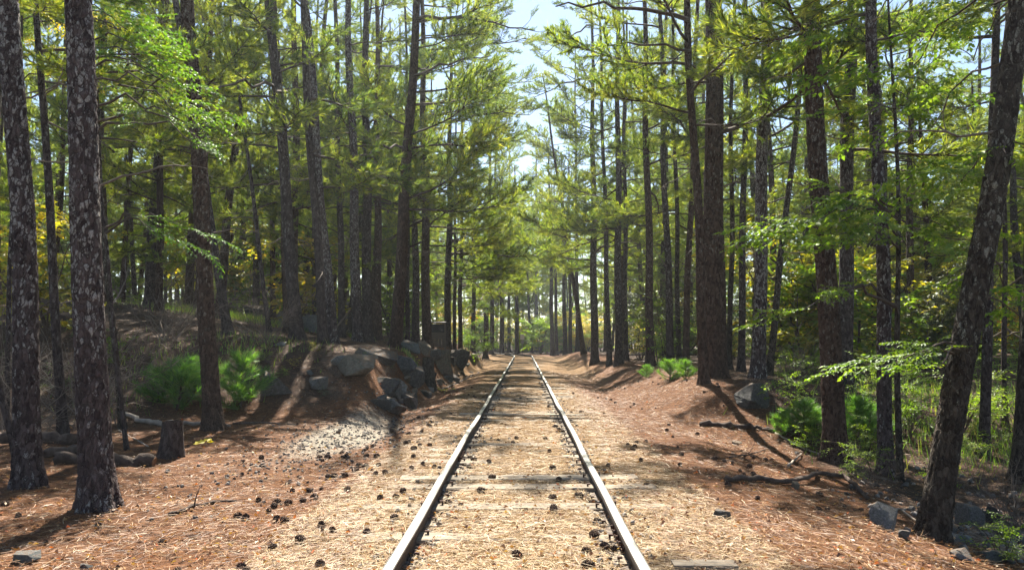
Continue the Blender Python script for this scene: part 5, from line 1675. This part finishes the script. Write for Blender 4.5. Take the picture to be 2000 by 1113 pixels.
# ------------------------------------------------------------------ gaps in the canopy
def open_canopy():
    """thin out boughs so that sun reaches the clearings where light lies on the ground"""
    g = random.Random(5)
    pts = []
    for o in list(col.objects):
        if o.name.startswith('pine_sapling'):
            for k in range(9):
                pts.append((o.location.x + g.gauss(0, 0.35), o.location.y + g.gauss(0, 0.3), o.location.z + 0.3 + 0.7 * g.random()))
    spots = [(-2.8, 13, 0.7, 14), (-3.2, 9.0, 1.0, 12), (-4.2, 6.8, 0.8, 12), (-2.4, 6.5, 0.8, 8), (-4.6, 11.0, 0.7, 8), (2.6, 14, 0.8, 8), (-6.5, 17.5, 0.8, 6), (-4.3, 19, 0.6, 6), (-11.5, 31, 1.5, 8), (-3.4, 44, 0.8, 6), (0, 92, 3, 14), (2.5, 86, 2, 8), (-4, 90, 3, 8), (0, 99, 3, 8), (9, 18, 2.5, 12), (7.5, 13.5, 1.5, 10)]
    for x, y, r, n in spots:
        for k in range(n):
            a, b = x + g.gauss(0, r * 0.6), y + g.gauss(0, r * 0.6)
            pts.append((a, b, Hs(a, b) + 0.05))
    pts = [(p, 0.25) for p in pts]
    for x, y, z in ((-2.6, 33, 5.5), (-2.2, 38, 7), (-2.0, 44, 8), (-2.2, 52, 7), (-1.8, 62, 10), (-3, 70, 8), (2.8, 36, 6.5), (-6.5, 21, 6), (-8, 24, 7), (2.6, 18, 5.6), (0, 95, 7), (-3, 95, 5), (3, 95, 5)):
        for k in range(8):
            pts.append(((x + g.gauss(0, 0.7), y + g.gauss(0, 0.8), z + g.gauss(0, 0.7)), 1.6))
    bpy.context.view_layer.update()
    dg = bpy.context.evaluated_depsgraph_get()
    cut, other = set(), {}
    for p, off in pts:
        o = Vector(p) + S * off
        for _ in range(40):
            hit, loc, nrm, idx, ob, mat = sc.ray_cast(dg, o, S)
            if not hit: break
            if ob.name == 'haze':
                o = loc + S * 0.01; continue
            b = ob
            while b.parent is not None and b.parent.parent is not None: b = b.parent
            if b.parent is not None and b.name.split('.')[0] in ('branch', 'dead_branch') and b.parent.name.startswith('pine_tree'):
                cut.add(b.name)
            else:
                other[b.name.split('.')[0]] = other.get(b.name.split('.')[0], 0) + 1
            o = loc + S * 0.12
    print('CANOPY', len(pts), len(cut), other)
    for nme in cut:
        b = bpy.data.objects[nme]
        for c in list(b.children): bpy.data.objects.remove(c)
        bpy.data.objects.remove(b)


open_canopy()


# ------------------------------------------------------------------ haze
def haze():
    m = bpy.data.materials.new('haze'); m.use_nodes = True
    nt = m.node_tree; nt.nodes.clear()
    out = nt.nodes.new('ShaderNodeOutputMaterial')
    v = nt.nodes.new('ShaderNodeVolumePrincipled')
    v.inputs['Color'].default_value = (0.86, 0.93, 1.0, 1)
    v.inputs['Density'].default_value = HAZE
    v.inputs['Anisotropy'].default_value = 0.5
    nt.links.new(v.outputs[0], out.inputs['Volume'])
    mb = MB(); box(mb, (0, 60, 15.5), (700, 800, 38))
    o = link('haze', mb.mesh('haze', [m])); tag(o, 'thin pale haze hanging in the air of the whole wood', 'haze', kind='stuff')
    o.display_type = 'WIRE'


HAZE = 0.0005
haze()
cy.volume_bounces = 0
cy.volume_max_steps = 64
